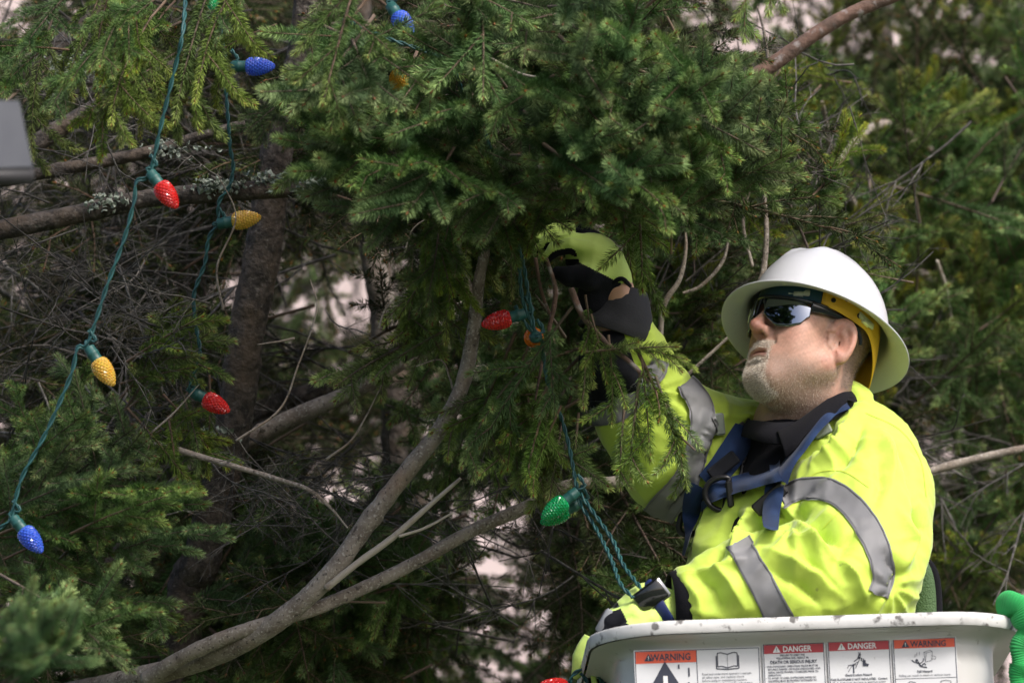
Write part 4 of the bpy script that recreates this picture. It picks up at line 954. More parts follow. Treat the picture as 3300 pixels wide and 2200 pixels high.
class Spray:
    def __init__(s, seed): s.r = np.random.default_rng(seed); s.V = []; s.Q = []; s.C = []; s.n = 0; s.t = MB()
    def needles(s, P, ln, per_m, col, tipcol, flat=.5, ang=60, tipfrac=.25, w=.0012):
        r = s.r; seg = np.linalg.norm(np.diff(P, axis=0), axis=1); cs = np.concatenate([[0], np.cumsum(seg)]); L = cs[-1]; n = int(L*per_m)
        if n < 1: return
        u = np.sort(r.uniform(0, L, n)); T, N, B = frames(P)
        def at(A): return np.stack([np.interp(u, cs, A[:, i]) for i in range(3)], 1)
        p = at(P); t = at(T); t /= np.linalg.norm(t, axis=1)[:, None]
        up = np.array([0, 0, 1.]); b = np.cross(t, up); b /= np.linalg.norm(b, axis=1)[:, None]+1e-9; nn = np.cross(b, t)
        a = r.uniform(0, 2*PI, n); side = np.cos(a); vert = np.sin(a); vert = np.where(vert < 0, vert*flat, vert)
        rad = side[:, None]*b+vert[:, None]*nn; rad /= np.linalg.norm(rad, axis=1)[:, None]+1e-9
        tt = u/L; al = np.radians(ang-30*tt**5+r.normal(0, 7, n))
        d = t*np.cos(al)[:, None]+rad*np.sin(al)[:, None]
        ll = ln*r.uniform(.75, 1.1, n)*(1-.3*tt**6); s_ = np.cross(d, r.standard_normal((n, 3))); s_ /= np.linalg.norm(s_, axis=1)[:, None]
        bend = t*(.14*ll)[:, None]
        mid = p+d*(ll*.55)[:, None]; tip = p+d*ll[:, None]+bend
        s.V.append(np.stack([p-s_*w*.35, mid-s_*w*.5, tip, mid+s_*w*.5], 1).reshape(-1, 3))
        s.Q.append(s.n+np.arange(n*4).reshape(n, 4)); s.n += n*4
        k = np.clip((tt-(1-tipfrac))/tipfrac, 0, 1)[:, None]; c = np.asarray(col)*(1-k)+np.asarray(tipcol)*k
        c = c*r.uniform(.72, 1.25, (n, 1)); c4 = np.repeat(c[:, None], 4, 1); c4[:, 2] *= 1.15; c4[:, 0] *= .8; s.C.append(c4.reshape(-1, 3))
    def stem(s, P, r0, r1): V, F = tube(P, np.linspace(r0, r1, len(P)), 4, False); s.t.add(V, F)
    def bud(s, p, d, sz=.0028):
        V, F = lathe([(.0006, -sz), (sz*.9, 0), (sz*.75, sz), (.0002, sz*2.4)], 5, p, d)
        s.V.append(V); s.Q.append(s.n+np.array([f for f in F if len(f) == 4])); s.n += len(V); s.C.append(np.tile([.20, .10, .035], (len(V), 1))*s.r.uniform(.7, 1.2))
    def path(s, p, d, L, droop, wob=.06, n=7):
        r = s.r; P = [np.array(p, float)]; d = np.array(d, float); d /= np.linalg.norm(d)
        for i in range(n-1):
            P.append(P[-1]+d*L/(n-1)); d = d+np.array([0, 0, -droop/(n-1)])+r.normal(0, wob, 3)/n*2; d /= np.linalg.norm(d)
        return np.array(P)
    def finish(s, name, twig='twig'):
        me_v = []; F = []; mi = []
        if s.V: NV = np.concatenate(s.V); NQ = np.concatenate(s.Q)
        else: NV = np.zeros((0, 3)); NQ = np.zeros((0, 4), int)
        TV = np.concatenate(s.t.V); TF = [f for f in s.t.F]
        quads = [f for f in TF if len(f) == 4]; 
        tri = [f for f in TF if len(f) != 4]
        Q = np.concatenate([NQ, np.array(quads, int)+len(NV)]) if quads else NQ
        me = mkmesh(name, np.concatenate([NV, TV]), Q.astype(np.int32), [MATS['needles'], MATS[twig]], smooth=False, mi=np.concatenate([np.zeros(len(NQ)), np.ones(len(quads))]))
        C = np.concatenate(s.C+[np.full((len(TV), 3), .1)]) if s.C else np.full((len(TV), 3), .1)
        at = me.color_attributes.new('Col', 'FLOAT_COLOR', 'POINT'); at.data.foreach_set('color', np.concatenate([C, np.ones((len(C), 1))], 1).astype(np.float32).ravel())
        return me
def rotax(v, ax, a):
    return np.array(Matrix.Rotation(a, 3, Vector(ax)) @ Vector(v))
def make_spray(seed, L=.34, step=.026, lat=.15, ln=.014, per_m=1500, col=(.055, .10, .032), tip=(.11, .17, .05), droop=.25, ang=52, plane=18, sub=True, hang=0.0, taper=.7, fl=.5, first=.12, w=.0012, nang=60):
    s = Spray(seed); r = s.r; ax = s.path((0, 0, 0), (0, 1, 0), L, droop); s.stem(ax, .0032, .0012)
    s.needles(ax[1:], ln, per_m, col, tip, fl, tipfrac=.3, w=w, ang=nang); s.bud(ax[-1], ax[-1]-ax[-2])
    nl = int(L*(1-first)/step)
    for i in range(nl):
        t = first+(1-first)*(i+.5)/nl*.96; f = t*(len(ax)-1); k = min(int(f), len(ax)-2); p = ax[k]+(ax[k+1]-ax[k])*(f-k); d = ax[k+1]-ax[k]; d /= np.linalg.norm(d)
        sd = 1 if i % 2 else -1; l1 = lat*(1-taper*t)*r.uniform(.65, 1.15)+.02
        v = rotax(d, (0, 0, 1), sd*math.radians(ang*r.uniform(.8, 1.15)-12*t)); v = rotax(v, d, math.radians(r.normal(0, plane))); v = v+np.array([0, 0, -hang*r.uniform(.6, 1.2)])
        P = s.path(p, v, l1, droop*.6+hang*.9, .08, 6); s.stem(P, .0018, .0009); s.needles(P, ln*.95, per_m, col, tip, fl, tipfrac=.4, w=w, ang=nang); s.bud(P[-1], P[-1]-P[-2], .0024)
        if sub and l1 > .06:
            for j in range(int(l1/.06)):
                u = .25+.65*(j+.5)/max(1, int(l1/.06)); f2 = u*(len(P)-1); k2 = min(int(f2), len(P)-2); p2 = P[k2]+(P[k2+1]-P[k2])*(f2-k2); d2 = P[k2+1]-P[k2]; d2 /= np.linalg.norm(d2)
                v2 = rotax(d2, (0, 0, 1), (1 if j % 2 else -1)*math.radians(48*r.uniform(.8, 1.2))); v2 = v2+np.array([0, 0, -hang*.6+r.normal(0, .15)])
                P2 = s.path(p2, v2, l1*.42*(1-.4*u)*r.uniform(.7, 1.2)+.012, droop*.5, .08, 4); s.stem(P2, .0011, .0007); s.needles(P2, ln*.9, per_m, col, tip, fl, tipfrac=.5, w=w, ang=nang); s.bud(P2[-1], P2[-1]-P2[-2], .002)
    return s
def make_dead(seed, L=.45, col='dead_twig', left=0):
    s = Spray(seed); r = s.r
    def grow(p, d, l, rad, lev):
        P = s.path(p, d, l, r.uniform(-.25, .45), .32, 8); s.stem(P, rad, rad*.4)
        if left and lev > 0: s.needles(P, .011, left, (.045, .042, .02), (.07, .06, .025), .9, 55)
        if lev >= 3: return
        n = r.integers(4, 8) if lev == 0 else r.integers(2, 5)
        for j in range(n):
            t = r.uniform(.15, .98); k = min(int(t*7), 6); d2 = P[k+1]-P[k]; d2 /= np.linalg.norm(d2)
            ax_ = r.standard_normal(3); ax_ /= np.linalg.norm(ax_); v = rotax(d2, ax_, math.radians(r.uniform(25, 70)))
            v[2] *= .7; grow(P[k], v, l*r.uniform(.25, .5)*(1-.3*t), rad*.55, lev+1)
    grow((0, 0, 0), (0, 1, 0), L, .0032, 0); return s
MESH = {}
def reg(key, s, twig='twig'):
    me = s.finish('spray_'+key, twig); MESH[key] = me
    o = bpy.data.objects.new('shape_'+key, me); SRC.objects.link(o)
KEYS = []
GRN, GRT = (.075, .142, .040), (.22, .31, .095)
for i in range(6): reg('a%d' % i, make_spray(100+i, L=.30+.03*(i % 3), step=.056, lat=.17, ln=.0185, per_m=4000, col=GRN, tip=GRT, droop=.2+.1*(i % 2), plane=26, fl=.85, w=.0011))
for i in range(4): reg('b%d' % i, make_spray(200+i, L=.20, step=.058, lat=.13, ln=.0205, per_m=7000, col=(.076, .150, .050), tip=(.27, .38, .14), droop=-.1, ang=46, plane=50, sub=(i == 0), fl=1.0, taper=.4, w=.00095, nang=68))
for i in range(4): reg('c%d' % i, make_spray(300+i, L=.36, step=.06, lat=.16, ln=.018, per_m=3000, col=(.105, .160, .034), tip=(.26, .32, .07), droop=.55, hang=.75, taper=.5, plane=20, fl=.7, w=.0014))
for i in range(3): reg('y%d' % i, make_spray(400+i, L=.30, step=.055, lat=.15, ln=.0185, per_m=3800, col=(.105, .155, .026), tip=(.29, .32, .05), droop=-.25, plane=35, fl=.9, w=.0011))
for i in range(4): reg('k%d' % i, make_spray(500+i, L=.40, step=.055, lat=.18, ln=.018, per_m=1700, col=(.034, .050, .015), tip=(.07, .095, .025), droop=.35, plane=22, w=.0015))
for i in range(5): reg('s%d' % i, make_spray(700+i, L=.17, step=.05, lat=.09, ln=.0175, per_m=3400, col=(.11, .175, .040), tip=(.27, .35, .085), droop=.15, hang=.25, taper=.45, plane=28, sub=False, fl=.8, first=.2, w=.0012))
for i in range(5): reg('d%d' % i, make_dead(600+i), 'dead_twig')
for i in range(3): reg('e%d' % i, make_dead(650+i, left=700), 'dead_twig')
KEYS = sorted(MESH)                                              # collection order is by name
def basis(dirv, up=(0, 0, 1)):
    y = np.asarray(dirv, float); y = y/np.linalg.norm(y); z = np.asarray(up, float); z = z-y*np.dot(z, y); z /= np.linalg.norm(z)+1e-9
    return np.stack([np.cross(y, z), y, z], 1)
LEN = {'s': .17, 'a': .34, 'b': .2, 'c': .36, 'y': .3, 'k': .4, 'd': .45, 'e': .45}
PLACED = {}
def place(tree, key, px, py, d, dirL, scale=1.0, up=None, roll=0.0, single=False, mid=.5):
    """record one spray of a tree: middle seen at a picture position and depth, growing along dirL"""
    dv = np.asarray(dirL, float); dv = dv/np.linalg.norm(dv); base = q(px, py, d)-dv*LEN[key[0]]*scale*mid
    B = basis(Wdir(dv), up if up is not None else (0, 0, 1)); 
    if roll: B = B @ ry(roll)
    PLACED.setdefault(tree, []).append((key, W(base), B, scale, single))
GAPS = [(3070, 50, 45, 55), (3110, 180, 40, 45), (3290, 40, 30, 50), (2640, 55, 75, 55), (2370, 70, 75, 65), (2460, 150, 60, 45), (2820, 150, 60, 50), (2880, 90, 50, 40), (3000, 160, 60, 60), (2950, 1020, 50, 40), (3000, 1400, 50, 70), (3030, 1540, 45, 50), (2990, 1310, 40, 40),
        (230, 60, 45, 22), (320, 230, 30, 24), (150, 480, 60, 34), (250, 590, 60, 22), (70, 620, 75, 34), (30, 880, 40, 40), (60, 700, 60, 30), (30, 1300, 40, 60), (330, 420, 22, 16), (40, 60, 30, 40), (960, 860, 45, 70), (1010, 760, 30, 40), (950, 1080, 60, 110), (1060, 1130, 40, 40), (1130, 1040, 40, 70), (1390, 1080, 22, 30), (1230, 930, 30, 50), (1195, 840, 26, 26),
        (1010, 1530, 60, 70), (1120, 1360, 80, 40), (1200, 1420, 60, 50), (1060, 1450, 40, 40), (1640, 1900, 55, 60), (1600, 1980, 40, 40), (1620, 2090, 60, 50), (1520, 2160, 70, 40), (1710, 2010, 45, 55), (1480, 2050, 35, 30), (1850, 2110, 45, 40), (1680, 2180, 40, 30), (1600, 1650, 70, 40), (1680, 1760, 40, 50), (1540, 1560, 40, 40), (1580, 1040, 40, 40), (1480, 1780, 40, 30), (600, 880, 20, 60), (710, 960, 20, 50), (2450, 1050, 20, 20), (2120, 930, 24, 20)]
def in_gap(u, grow=1.0, m=0):
    for x0, y0, a, b in GAPS:
        if ((u[0]-x0)/(a*grow+m))**2+((u[1]-y0)/(b*grow+m))**2 < 1: return True
    return False
def clear(px, py, d, dirL, scale, key, grow=1.0):
    dv = np.asarray(dirL)/np.linalg.norm(dirL); c = q(px, py, d); L = LEN[key[0]]*scale
    m = 20*scale*(0 if key[0] == 'd' else 1)
    return not any(in_gap(proj(c+dv*L*t), grow, m*(1.2-abs(t))) for t in (-.5, -.25, 0, .25, .5))
EXCL = [(1850, 835, 170, 115, .45), (1980, 1010, 90, 110, .45), (2010, 1180, 130, 150, .45), (2170, 1420, 190, 210, .45), (2620, 1100, 330, 330, .5), (2600, 1700, 430, 400, .5),
        (1640, 1040, 130, 70, -.02), (820, 215, 170, 90, .2), (770, 715, 100, 50, .15), (100, 1720, 120, 120, -.4), (330, 1180, 80, 100, -.4), (530, 600, 90, 90, -.4), (680, 1290, 90, 60, .15), (1800, 1640, 110, 80, -.1), (1290, 70, 55, 60, -.3), (1275, 245, 40, 50, -.3),
        (1000, 1340, 270, 100, .75), (1290, 1310, 90, 160, 1.7), (1225, 950, 60, 160, 1.3), (2400, 270, 90, 70, .28), (2560, 165, 100, 80, .28), (2700, 75, 100, 70, .28), (450, 2150, 230, 70, .3), (1540, 950, 55, 200, .03), (1470, 1270, 80, 140, .06), (1250, 1600, 130, 130, .06), (1600, 1680, 220, 90, .15), (890, 560, 100, 200, .5), (790, 1080, 100, 260, .5), (300, 680, 320, 50, .3)]
def blocks(px, py, d, dirL, scale, key):                          # would this spray hang in front of the worker, a bulb or a bare limb?
    dv = np.asarray(dirL)/np.linalg.norm(dirL); c = q(px, py, d); L = LEN[key[0]]*scale
    for t in (-.5, -.25, 0, .25, .55):
        p = c+dv*L*t; u = proj(p)
        if any(p[1] < dm and ((u[0]-x0)/a)**2+((u[1]-y0)/b)**2 < 1 for x0, y0, a, b, dm in EXCL): return True
    return False
def ksel(r, fam): return fam+str(r.integers(0, {'a': 6, 'b': 4, 'c': 4, 'y': 3, 'k': 4, 'd': 5, 'e': 3, 's': 5}[fam]))
def cluster(tree, n, cx, cy, rx_, ry_, d0, d1, fams, dfun, sc=(.8, 1.1), single=False, seed=0, gap=True, up=None, rollj=.5, gg=1.0):
    r = np.random.default_rng(seed); made = 0; tries = 0
    while made < n and tries < n*8:
        tries += 1; a = r.uniform(0, 2*PI); m = math.sqrt(r.uniform()); px, py = cx+rx_*m*math.cos(a), cy+ry_*m*math.sin(a); d = r.uniform(d0, d1)
        fam = fams[r.integers(0, len(fams))]; key = ksel(r, fam); s = r.uniform(*sc); dv = np.asarray(dfun(px, py, r), float)
        if blocks(px, py, d, dv, s, key): continue
        if gap and not clear(px, py, d, dv, s, key, gg): continue
        place(tree, key, px, py, d, dv, s, up, r.normal(0, rollj), single); made += 1
def J(v, j):
    return lambda px, py, r: np.asarray(v, float)+r.normal(0, j, 3)
# ---- the three trees
T1, T2, T3 = 'main', 'right', 'rear'
# near foliage (single sprays)
def d_top(px, py, r): return np.array([(px-1450)/1300+r.normal(0, .38), -.95+r.normal(0, .25), -.12-(1 if px < 1250 else 0)*.25+r.normal(0, .33)])
cluster(T1, 50, 1640, 290, 740, 320, -.70, -.15, 'bba', d_top, (1.0, 1.3), True, 1, False)
cluster(T1, 18, 1450, 520, 500, 170, -.55, -.1, 'bba', lambda px, py, r: np.array([(px-1450)/900+r.normal(0, .3), -.9, -.35+r.normal(0, .25)]), (.85, 1.1), True, 2, False)
cluster(T1, 20, 2230, 470, 260, 230, -.45, .0, 'bba', lambda px, py, r: np.array([.75+r.normal(0, .3), -.45+r.normal(0, .2), .25+r.normal(0, .3)]), (.85, 1.1), True, 3, False)
cluster(T1, 14, 2050, 120, 480, 140, -.2, .3, 'a', J((.5, -.5, .1), .35), (.8, 1.0), True, 4)
cluster(T1, 12, 620, 90, 330, 130, -.5, -.1, 'ca', J((-.25, -.55, -.45), .3), (.7, .95), True, 5, False)
cluster(T1, 8, 160, 160, 190, 110, -.3, .2, 'ca', J((-.1, -.5, -.4), .3), (.6, .85), True, 6)
cluster(T1, 15, 270, 1740, 240, 270, -.55, -.05, 'a', lambda px, py, r: np.array([.75+r.normal(0, .2), -.45+r.normal(0, .2), .22+r.normal(0, .3)]), (.8, 1.1), True, 7, False)
cluster(T1, 7, 220, 1430, 190, 110, -.4, .1, 'a', J((.35, -.4, .55), .3), (.8, 1.0), True, 8, False)
cluster(T1, 6, 140, 2060, 160, 120, -.8, -.2, 'aab', J((.8, -.4, .15), .25), (.8, 1.05), True, 9, False)
cluster(T1, 2, 20, 2090, 60, 60, -2.2, -1.6, 'b', J((.4, -.6, .2), .2), (.7, .8), True, 10, False)
cluster(T1, 2, 200, 2150, 120, 40, -1.9, -1.4, 'b', J((.6, -.5, .3), .3), (.7, .85), True, 101, False)
cluster(T1, 12, 530, 1140, 120, 120, .05, .35, 's', J((.75, -.4, .3), .25), (.8, 1.1), True, 11)
cluster(T1, 9, 560, 1360, 160, 80, .05, .35, 's', J((.5, -.4, -.2), .3), (.8, 1.1), True, 12)
cluster(T1, 14, 1310, 960, 110, 180, .08, .3, 's', J((-.45, -.3, -.6), .25), (.85, 1.2), True, 13, False)
cluster(T1, 8, 1250, 1230, 160, 70, .08, .3, 's', J((-.6, -.3, -.35), .25), (.85, 1.2), True, 14, False)
cluster(T1, 15, 1670, 1290, 150, 120, -.12, .08, 'ssa', J((-.55, -.35, -.45), .25), (.85, 1.2), True, 15, False)
cluster(T1, 10, 1770, 1460, 100, 90, -.15, .05, 's', J((-.1, -.35, -.8), .25), (.85, 1.15), True, 16, False)
cluster(T1, 10, 1600, 760, 220, 110, -.16, .12, 'ac', J((-.1, -.4, -.65), .3), (.65, .9), True, 17, False)
cluster(T1, 6, 1740, 690, 90, 40, -.22, -.12, 's', J((-.1, -.5, -.6), .25), (.8, 1.1), True, 18, False)
cluster(T1, 4, 2040, 760, 40, 60, -.1, .1, 's', J((.05, -.1, -1), .15), (.9, 1.2), True, 19, False)
cluster(T1, 4, 1250, 860, 60, 120, .0, .2, 's', J((-.1, -.2, -1), .15), (.9, 1.2), True, 20, False)
cluster(T1, 5, 960, 300, 100, 120, -.2, .2, 'a', J((.3, -.5, -.1), .35), (.5, .75), True, 21)
# branch hanging in front of the raised sleeve
ARM = [(1905, 1075, -.14, (.15, -.1, -1), .40), (1885, 1180, -.15, (-.1, -.1, -1), .42), (1975, 1220, -.17, (.1, -.15, -1), .45), (2030, 1120, -.18, (1, -.2, .1), .48), (2110, 1130, -.19, (.9, -.2, -.15), .34),
       (2040, 1370, -.2, (-.15, -.2, -1), .55), (2130, 1290, -.2, (.35, -.2, -.75), .6), (2165, 1360, -.21, (.35, -.15, -1), .5), (2190, 1430, -.21, (.3, -.15, -1), .45), (2085, 1310, -.2, (.1, -.2, -1), .5), (1935, 1120, -.16, (.25, -.2, -.9), .36), (2000, 1440, -.2, (-.1, -.2, -1), .42)]
for i, (px, py, d, dv, s) in enumerate(ARM): place(T1, 's%d' % (i % 5), px, py, d, dv, s*2.05, None, .4*(-1)**i, True)
# deep foliage of the three trees (mass)
def d_out(px, py, r): return np.array([r.normal(0, .8), -.5+r.normal(0, .4), r.normal(-.05, .45)])
cluster(T1, 30, 950, 1400, 420, 330, .0, .4, 'd', d_out, (.35, .65), False, 60, False)
cluster(T1, 22, 500, 1150, 420, 300, .0, .3, 'd', d_out, (.35, .6), False, 61, False)
cluster(T1, 16, 1350, 900, 200, 200, .1, .4, 'd', d_out, (.3, .5), False, 62, False)
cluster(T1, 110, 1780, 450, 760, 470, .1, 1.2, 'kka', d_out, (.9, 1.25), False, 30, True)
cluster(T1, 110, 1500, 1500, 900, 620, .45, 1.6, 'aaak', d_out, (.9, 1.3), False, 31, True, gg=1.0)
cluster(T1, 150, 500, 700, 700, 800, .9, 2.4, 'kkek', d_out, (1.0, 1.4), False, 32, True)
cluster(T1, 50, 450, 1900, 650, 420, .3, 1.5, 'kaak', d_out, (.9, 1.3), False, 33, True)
cluster(T1, 50, 1300, 2000, 700, 300, .6, 1.6, 'aak', d_out, (.9, 1.2), False, 34, True)
cluster(T1, 34, 1600, -350, 1400, 300, -.4, 1.0, 'ab', d_out, (1, 1.3), False, 35, False)
cluster(T1, 70, 380, 560, 560, 500, .75, 1.7, 'dd', d_out, (.6, 1.2), False, 36, True, gg=.7)
cluster(T1, 20, 280, 600, 330, 480, .1, .5, 'dd', d_out, (.5, .9), False, 136, False)
cluster(T1, 50, 600, 1250, 700, 340, .3, 1.3, 'dde', d_out, (.6, 1.1), False, 37, False)
cluster(T1, 50, 1500, 1650, 700, 420, .2, 1.2, 'd', d_out, (.6, 1.0), False, 38, False)
cluster(T2, 150, 2850, 700, 800, 900, 1.4, 3.2, 'yaa', J((.35, -.3, .65), .4), (.9, 1.3), False, 40, True)
cluster(T2, 130, 2900, 1200, 800, 900, 2.2, 4.2, 'aky', J((.2, -.4, .4), .5), (1, 1.4), False, 41, True)
cluster(T2, 26, 2620, 620, 260, 560, .5, 1.2, 'yd', J((.2, -.4, .2), .5), (.5, .8), False, 42, True)
cluster(T2, 40, 2500, 800, 420, 600, .5, 1.6, 'd', J((.2, -.2, .5), .5), (.6, 1.0), False, 43, False)
cluster(T2, 26, 2300, 1000, 260, 300, .5, 1.5, 'yak', J((.3, -.3, .2), .5), (.6, .9), False, 44, True)
cluster(T2, 60, 3060, 1480, 330, 480, 1.4, 3.0, 'yaak', J((.25, -.35, .5), .45), (.9, 1.2), False, 46, True)
cluster(T2, 20, 3050, 1500, 350, 420, .9, 2.0, 'dd', d_out, (.7, 1.2), False, 45, False)
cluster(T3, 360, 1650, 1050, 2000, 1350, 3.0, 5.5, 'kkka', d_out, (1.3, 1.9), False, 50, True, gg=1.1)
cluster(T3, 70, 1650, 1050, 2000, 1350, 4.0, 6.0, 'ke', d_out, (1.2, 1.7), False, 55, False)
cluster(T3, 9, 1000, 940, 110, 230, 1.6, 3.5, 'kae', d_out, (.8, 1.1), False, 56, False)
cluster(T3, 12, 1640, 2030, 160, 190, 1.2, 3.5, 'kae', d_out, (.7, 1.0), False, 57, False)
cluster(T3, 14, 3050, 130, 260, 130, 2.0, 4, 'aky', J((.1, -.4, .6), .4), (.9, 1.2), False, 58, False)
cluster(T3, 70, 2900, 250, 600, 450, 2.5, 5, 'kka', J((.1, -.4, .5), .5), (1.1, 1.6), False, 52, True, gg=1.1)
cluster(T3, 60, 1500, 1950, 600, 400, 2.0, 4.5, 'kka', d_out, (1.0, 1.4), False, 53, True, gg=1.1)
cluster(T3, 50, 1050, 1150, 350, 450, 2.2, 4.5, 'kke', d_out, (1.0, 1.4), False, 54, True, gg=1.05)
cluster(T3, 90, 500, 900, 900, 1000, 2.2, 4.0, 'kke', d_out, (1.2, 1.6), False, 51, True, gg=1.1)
# ---------------- trunks and limbs
def limb(name, pts, widths, d, mt, parent, seg=14, rough=.012, n=14, seed=0, label=None):
    """picture polyline + widths in picture pixels; d a depth or list of depths"""
    dd = d if isinstance(d, (list, tuple)) else [d]*len(pts)
    P = catmull([q(x, y, z) for (x, y), z in zip(pts, dd)], n)
    R_ = np.interp(np.linspace(0, 1, len(P)), np.linspace(0, 1, len(widths)), widths)/2/PXM*(1+P[:, 1]/D)
    r = np.random.default_rng(seed+len(pts)); P = P+r.normal(0, 1, P.shape)*(R_*.012)[:, None]
    R_ = R_*(1+.025*np.sin(np.arange(len(P))*.37+seed)+r.normal(0, .008, len(P)))
    for _ in range(max(1, len(P)//30)):                            # knots where side branches left
        k = r.integers(2, len(P)-2); R_[k-1:k+2] *= np.array([1.04, 1.09, 1.04])
    V, F = tube(P, R_, seg, True, rough, r); o = mk(name, V, F, MATS[mt], parent)
    if label: o['label'] = label
    return o
def base_at(px, py, d):
    p = W(q(px, py, d)); return np.array([p[0], p[1], 0.0])
tree1 = empty('spruce_tree', base_at(640, 1900, .6), 'tall spruce strung with coloured lights, dark leaning trunk at the left', 'tree', 'spruces')
def ground_pt(px, py, d, off=(0, 0)):
    p = W(q(px, py, d)); return toL(np.array([p[0]+off[0], p[1]+off[1], -.05]))
def trunk(name, pts, widths, d, mt, parent, off, wbase, seed=0, top=None):
    P = [q(x, y, d) for x, y in pts]; g0 = ground_pt(*pts[-1], d, off); P = P+[P[-1]*.5+g0*.5, g0]
    P = catmull(P, 14); w = list(widths)+[wbase*.9, wbase]
    R_ = np.interp(np.linspace(0, 1, len(P)), np.linspace(0, 1, len(w)), w)/2/PXM*(1+d/D); r = np.random.default_rng(seed)
    R_ = R_*(1+r.normal(0, .02, len(P))); V, F = tube(P, R_, 22, True, .03, r); return mk(name, V, F, MATS[mt], parent)
trunk('trunk', [(1010, -700), (995, -200), (970, 150), (915, 380), (880, 560), (850, 800), (800, 1040), (765, 1300), (720, 1520), (650, 1800), (560, 2250)], [62, 70, 82, 98, 110, 118, 120, 118, 116, 122, 132], .55, 'bark_dark', tree1, (-.3, .1), 230, 5)
limb('limb', [(-120, 765), (0, 742), (250, 690), (480, 640), (700, 622), (880, 612), (1000, 612), (1160, 590)], [70, 66, 62, 60, 62, 56, 48, 30], .32, 'bark_dark', tree1, seed=1, label='thick lichen-spotted limb behind the red bulb')
limb('limb', [(-100, 600), (0, 582), (230, 540), (480, 490), (640, 440), (790, 396)], [46, 44, 42, 40, 34, 22], .42, 'bark_dark', tree1, seed=2)
limb('limb', [(1572, 740), (1560, 820), (1540, 930), (1525, 1070), (1490, 1240), (1420, 1380), (1310, 1520), (1180, 1690), (1080, 1830), (960, 1950), (820, 2050), (640, 2130), (420, 2190), (200, 2240), (-150, 2330)], [28, 33, 40, 45, 49, 53, 57, 60, 62, 64, 66, 68, 72, 76, 84], [.02, .03, .04, .05, .06, .06, .06, .06, .06, .08, .12, .2, .3, .45, .6], 'bark_grey', tree1, 18, seed=3, label='long pale grey limb curving up through the centre')
limb('side_branch', [(1540, 1000), (1510, 920), (1490, 860), (1478, 780)], [30, 26, 22, 16], .04, 'bark_grey', tree1, 10, seed=4)
limb('limb', [(470, 2190), (600, 2110), (760, 2040), (920, 1990), (1030, 1955), (1200, 1880), (1360, 1800), (1520, 1710), (1680, 1640), (1830, 1565), (1980, 1552), (2120, 1520)], [52, 50, 48, 46, 44, 43, 43, 42, 42, 40, 38, 36], [.22, .16, .12, .1, .1, .12, .14, .16, .2, .24, .3, .4], 'bark_grey', tree1, 16, seed=6, label='slender grey limb rising towards the worker')
limb('dead_stick', [(1050, 1895), (1150, 1815), (1260, 1735), (1370, 1640), (1485, 1540)], [24, 22, 22, 18, 10], [.05, .04, .03, .02, .02], 'bark_pale', tree1, 10, seed=7, label='pale broken stick without bark')
limb('dead_stick', [(1285, 1728), (1370, 1700), (1458, 1652)], [10, 9, 7], .02, 'bark_pale', tree1, 8, seed=8)
limb('limb', [(2270, 345), (2330, 305), (2480, 215), (2620, 115), (2740, 45), (2900, -20), (3000, -60)], [44, 48, 50, 46, 44, 42, 40], .28, 'bark_red', tree1, 14, seed=9, label='reddish brown bare limb at the top right')
limb('limb', [(770, 1440), (860, 1385), (980, 1330), (1150, 1255), (1300, 1170)], [58, 60, 58, 52, 40], .8, 'bark_grey', tree1, 12, seed=10)
limb('limb', [(700, 1400), (870, 1310), (1050, 1250), (1270, 1150), (1400, 1090)], [70, 66, 64, 60, 50], 1.1, 'bark_dark', tree1, 12, seed=11)
limb('limb', [(0, 260), (150, 190), (300, 60), (380, -40)], [90, 84, 70, 60], 1.0, 'bark_dark', tree1, 12, seed=12)
limb('limb', [(90, 480), (300, 350), (560, 210), (700, 150)], [60, 54, 44, 30], .6, 'bark_dark', tree1, 12, seed=13)
limb('branch', [(470, 1420), (560, 1445), (660, 1475), (800, 1515), (900, 1545), (990, 1575), (1060, 1630), (1120, 1700)], [24, 22, 20, 18, 16, 14, 10, 6], [.15, .12, .1, .08, .06, .05, .04, .03], 'bark_grey', tree1, 8, seed=14)
limb('branch', [(320, 1880), (420, 1720), (520, 1600), (620, 1500), (720, 1400)], [46, 42, 40, 36, 34], .5, 'bark_dark', tree1, 10, seed=15)
limb('branch', [(1560, 180), (1625, 215), (1680, 240), (1740, 250)], [16, 14, 10, 6], -.3, 'bark_pale', tree1, 8, seed=16)
limb('branch', [(1860, 460), (1920, 495), (1985, 515)], [22, 18, 12], -.15, 'bark_red', tree1, 8, seed=17)
limb('branch', [(1840, 930), (1880, 1020), (1960, 1110), (2050, 1185), (2130, 1290), (2180, 1390), (2240, 1450)], [22, 20, 17, 15, 12, 9, 5], [-.12, -.13, -.16, -.18, -.2, -.21, -.22], 'bark_red', tree1, 8, seed=18, label='thin branch hanging in front of the raised sleeve')
limb('branch', [(1760, 830), (1790, 940), (1770, 1060), (1745, 1180), (1725, 1290)], [12, 16, 14, 10, 6], -.06, 'bark_red', tree1, 8, seed=19)
limb('branch', [(1725, 830), (1745, 940), (1780, 1030)], [12, 12, 8], -.04, 'bark_red', tree1, 8, seed=20)
for pts in ([(2460, 480), (2462, 600), (2470, 740), (2462, 860), (2440, 930)], [(2440, 20), (2465, 120), (2480, 280), (2470, 460)], [(2205, 715), (2210, 800), (2190, 900), (2135, 1000), (2130, 1200)], [(2355, 720), (2330, 840), (2260, 920), (2200, 945)], [(2395, 1040), (2300, 1130), (2180, 1240)], [(2420, 600), (2395, 720), (2425, 860)]):
    limb('bare_twig', pts, [5, 11, 12, 9][:len(pts)] if len(pts) < 5 else [7, 12, 16, 20, 14], .42, 'bark_grey', tree1, 8, seed=int(pts[0][0]))
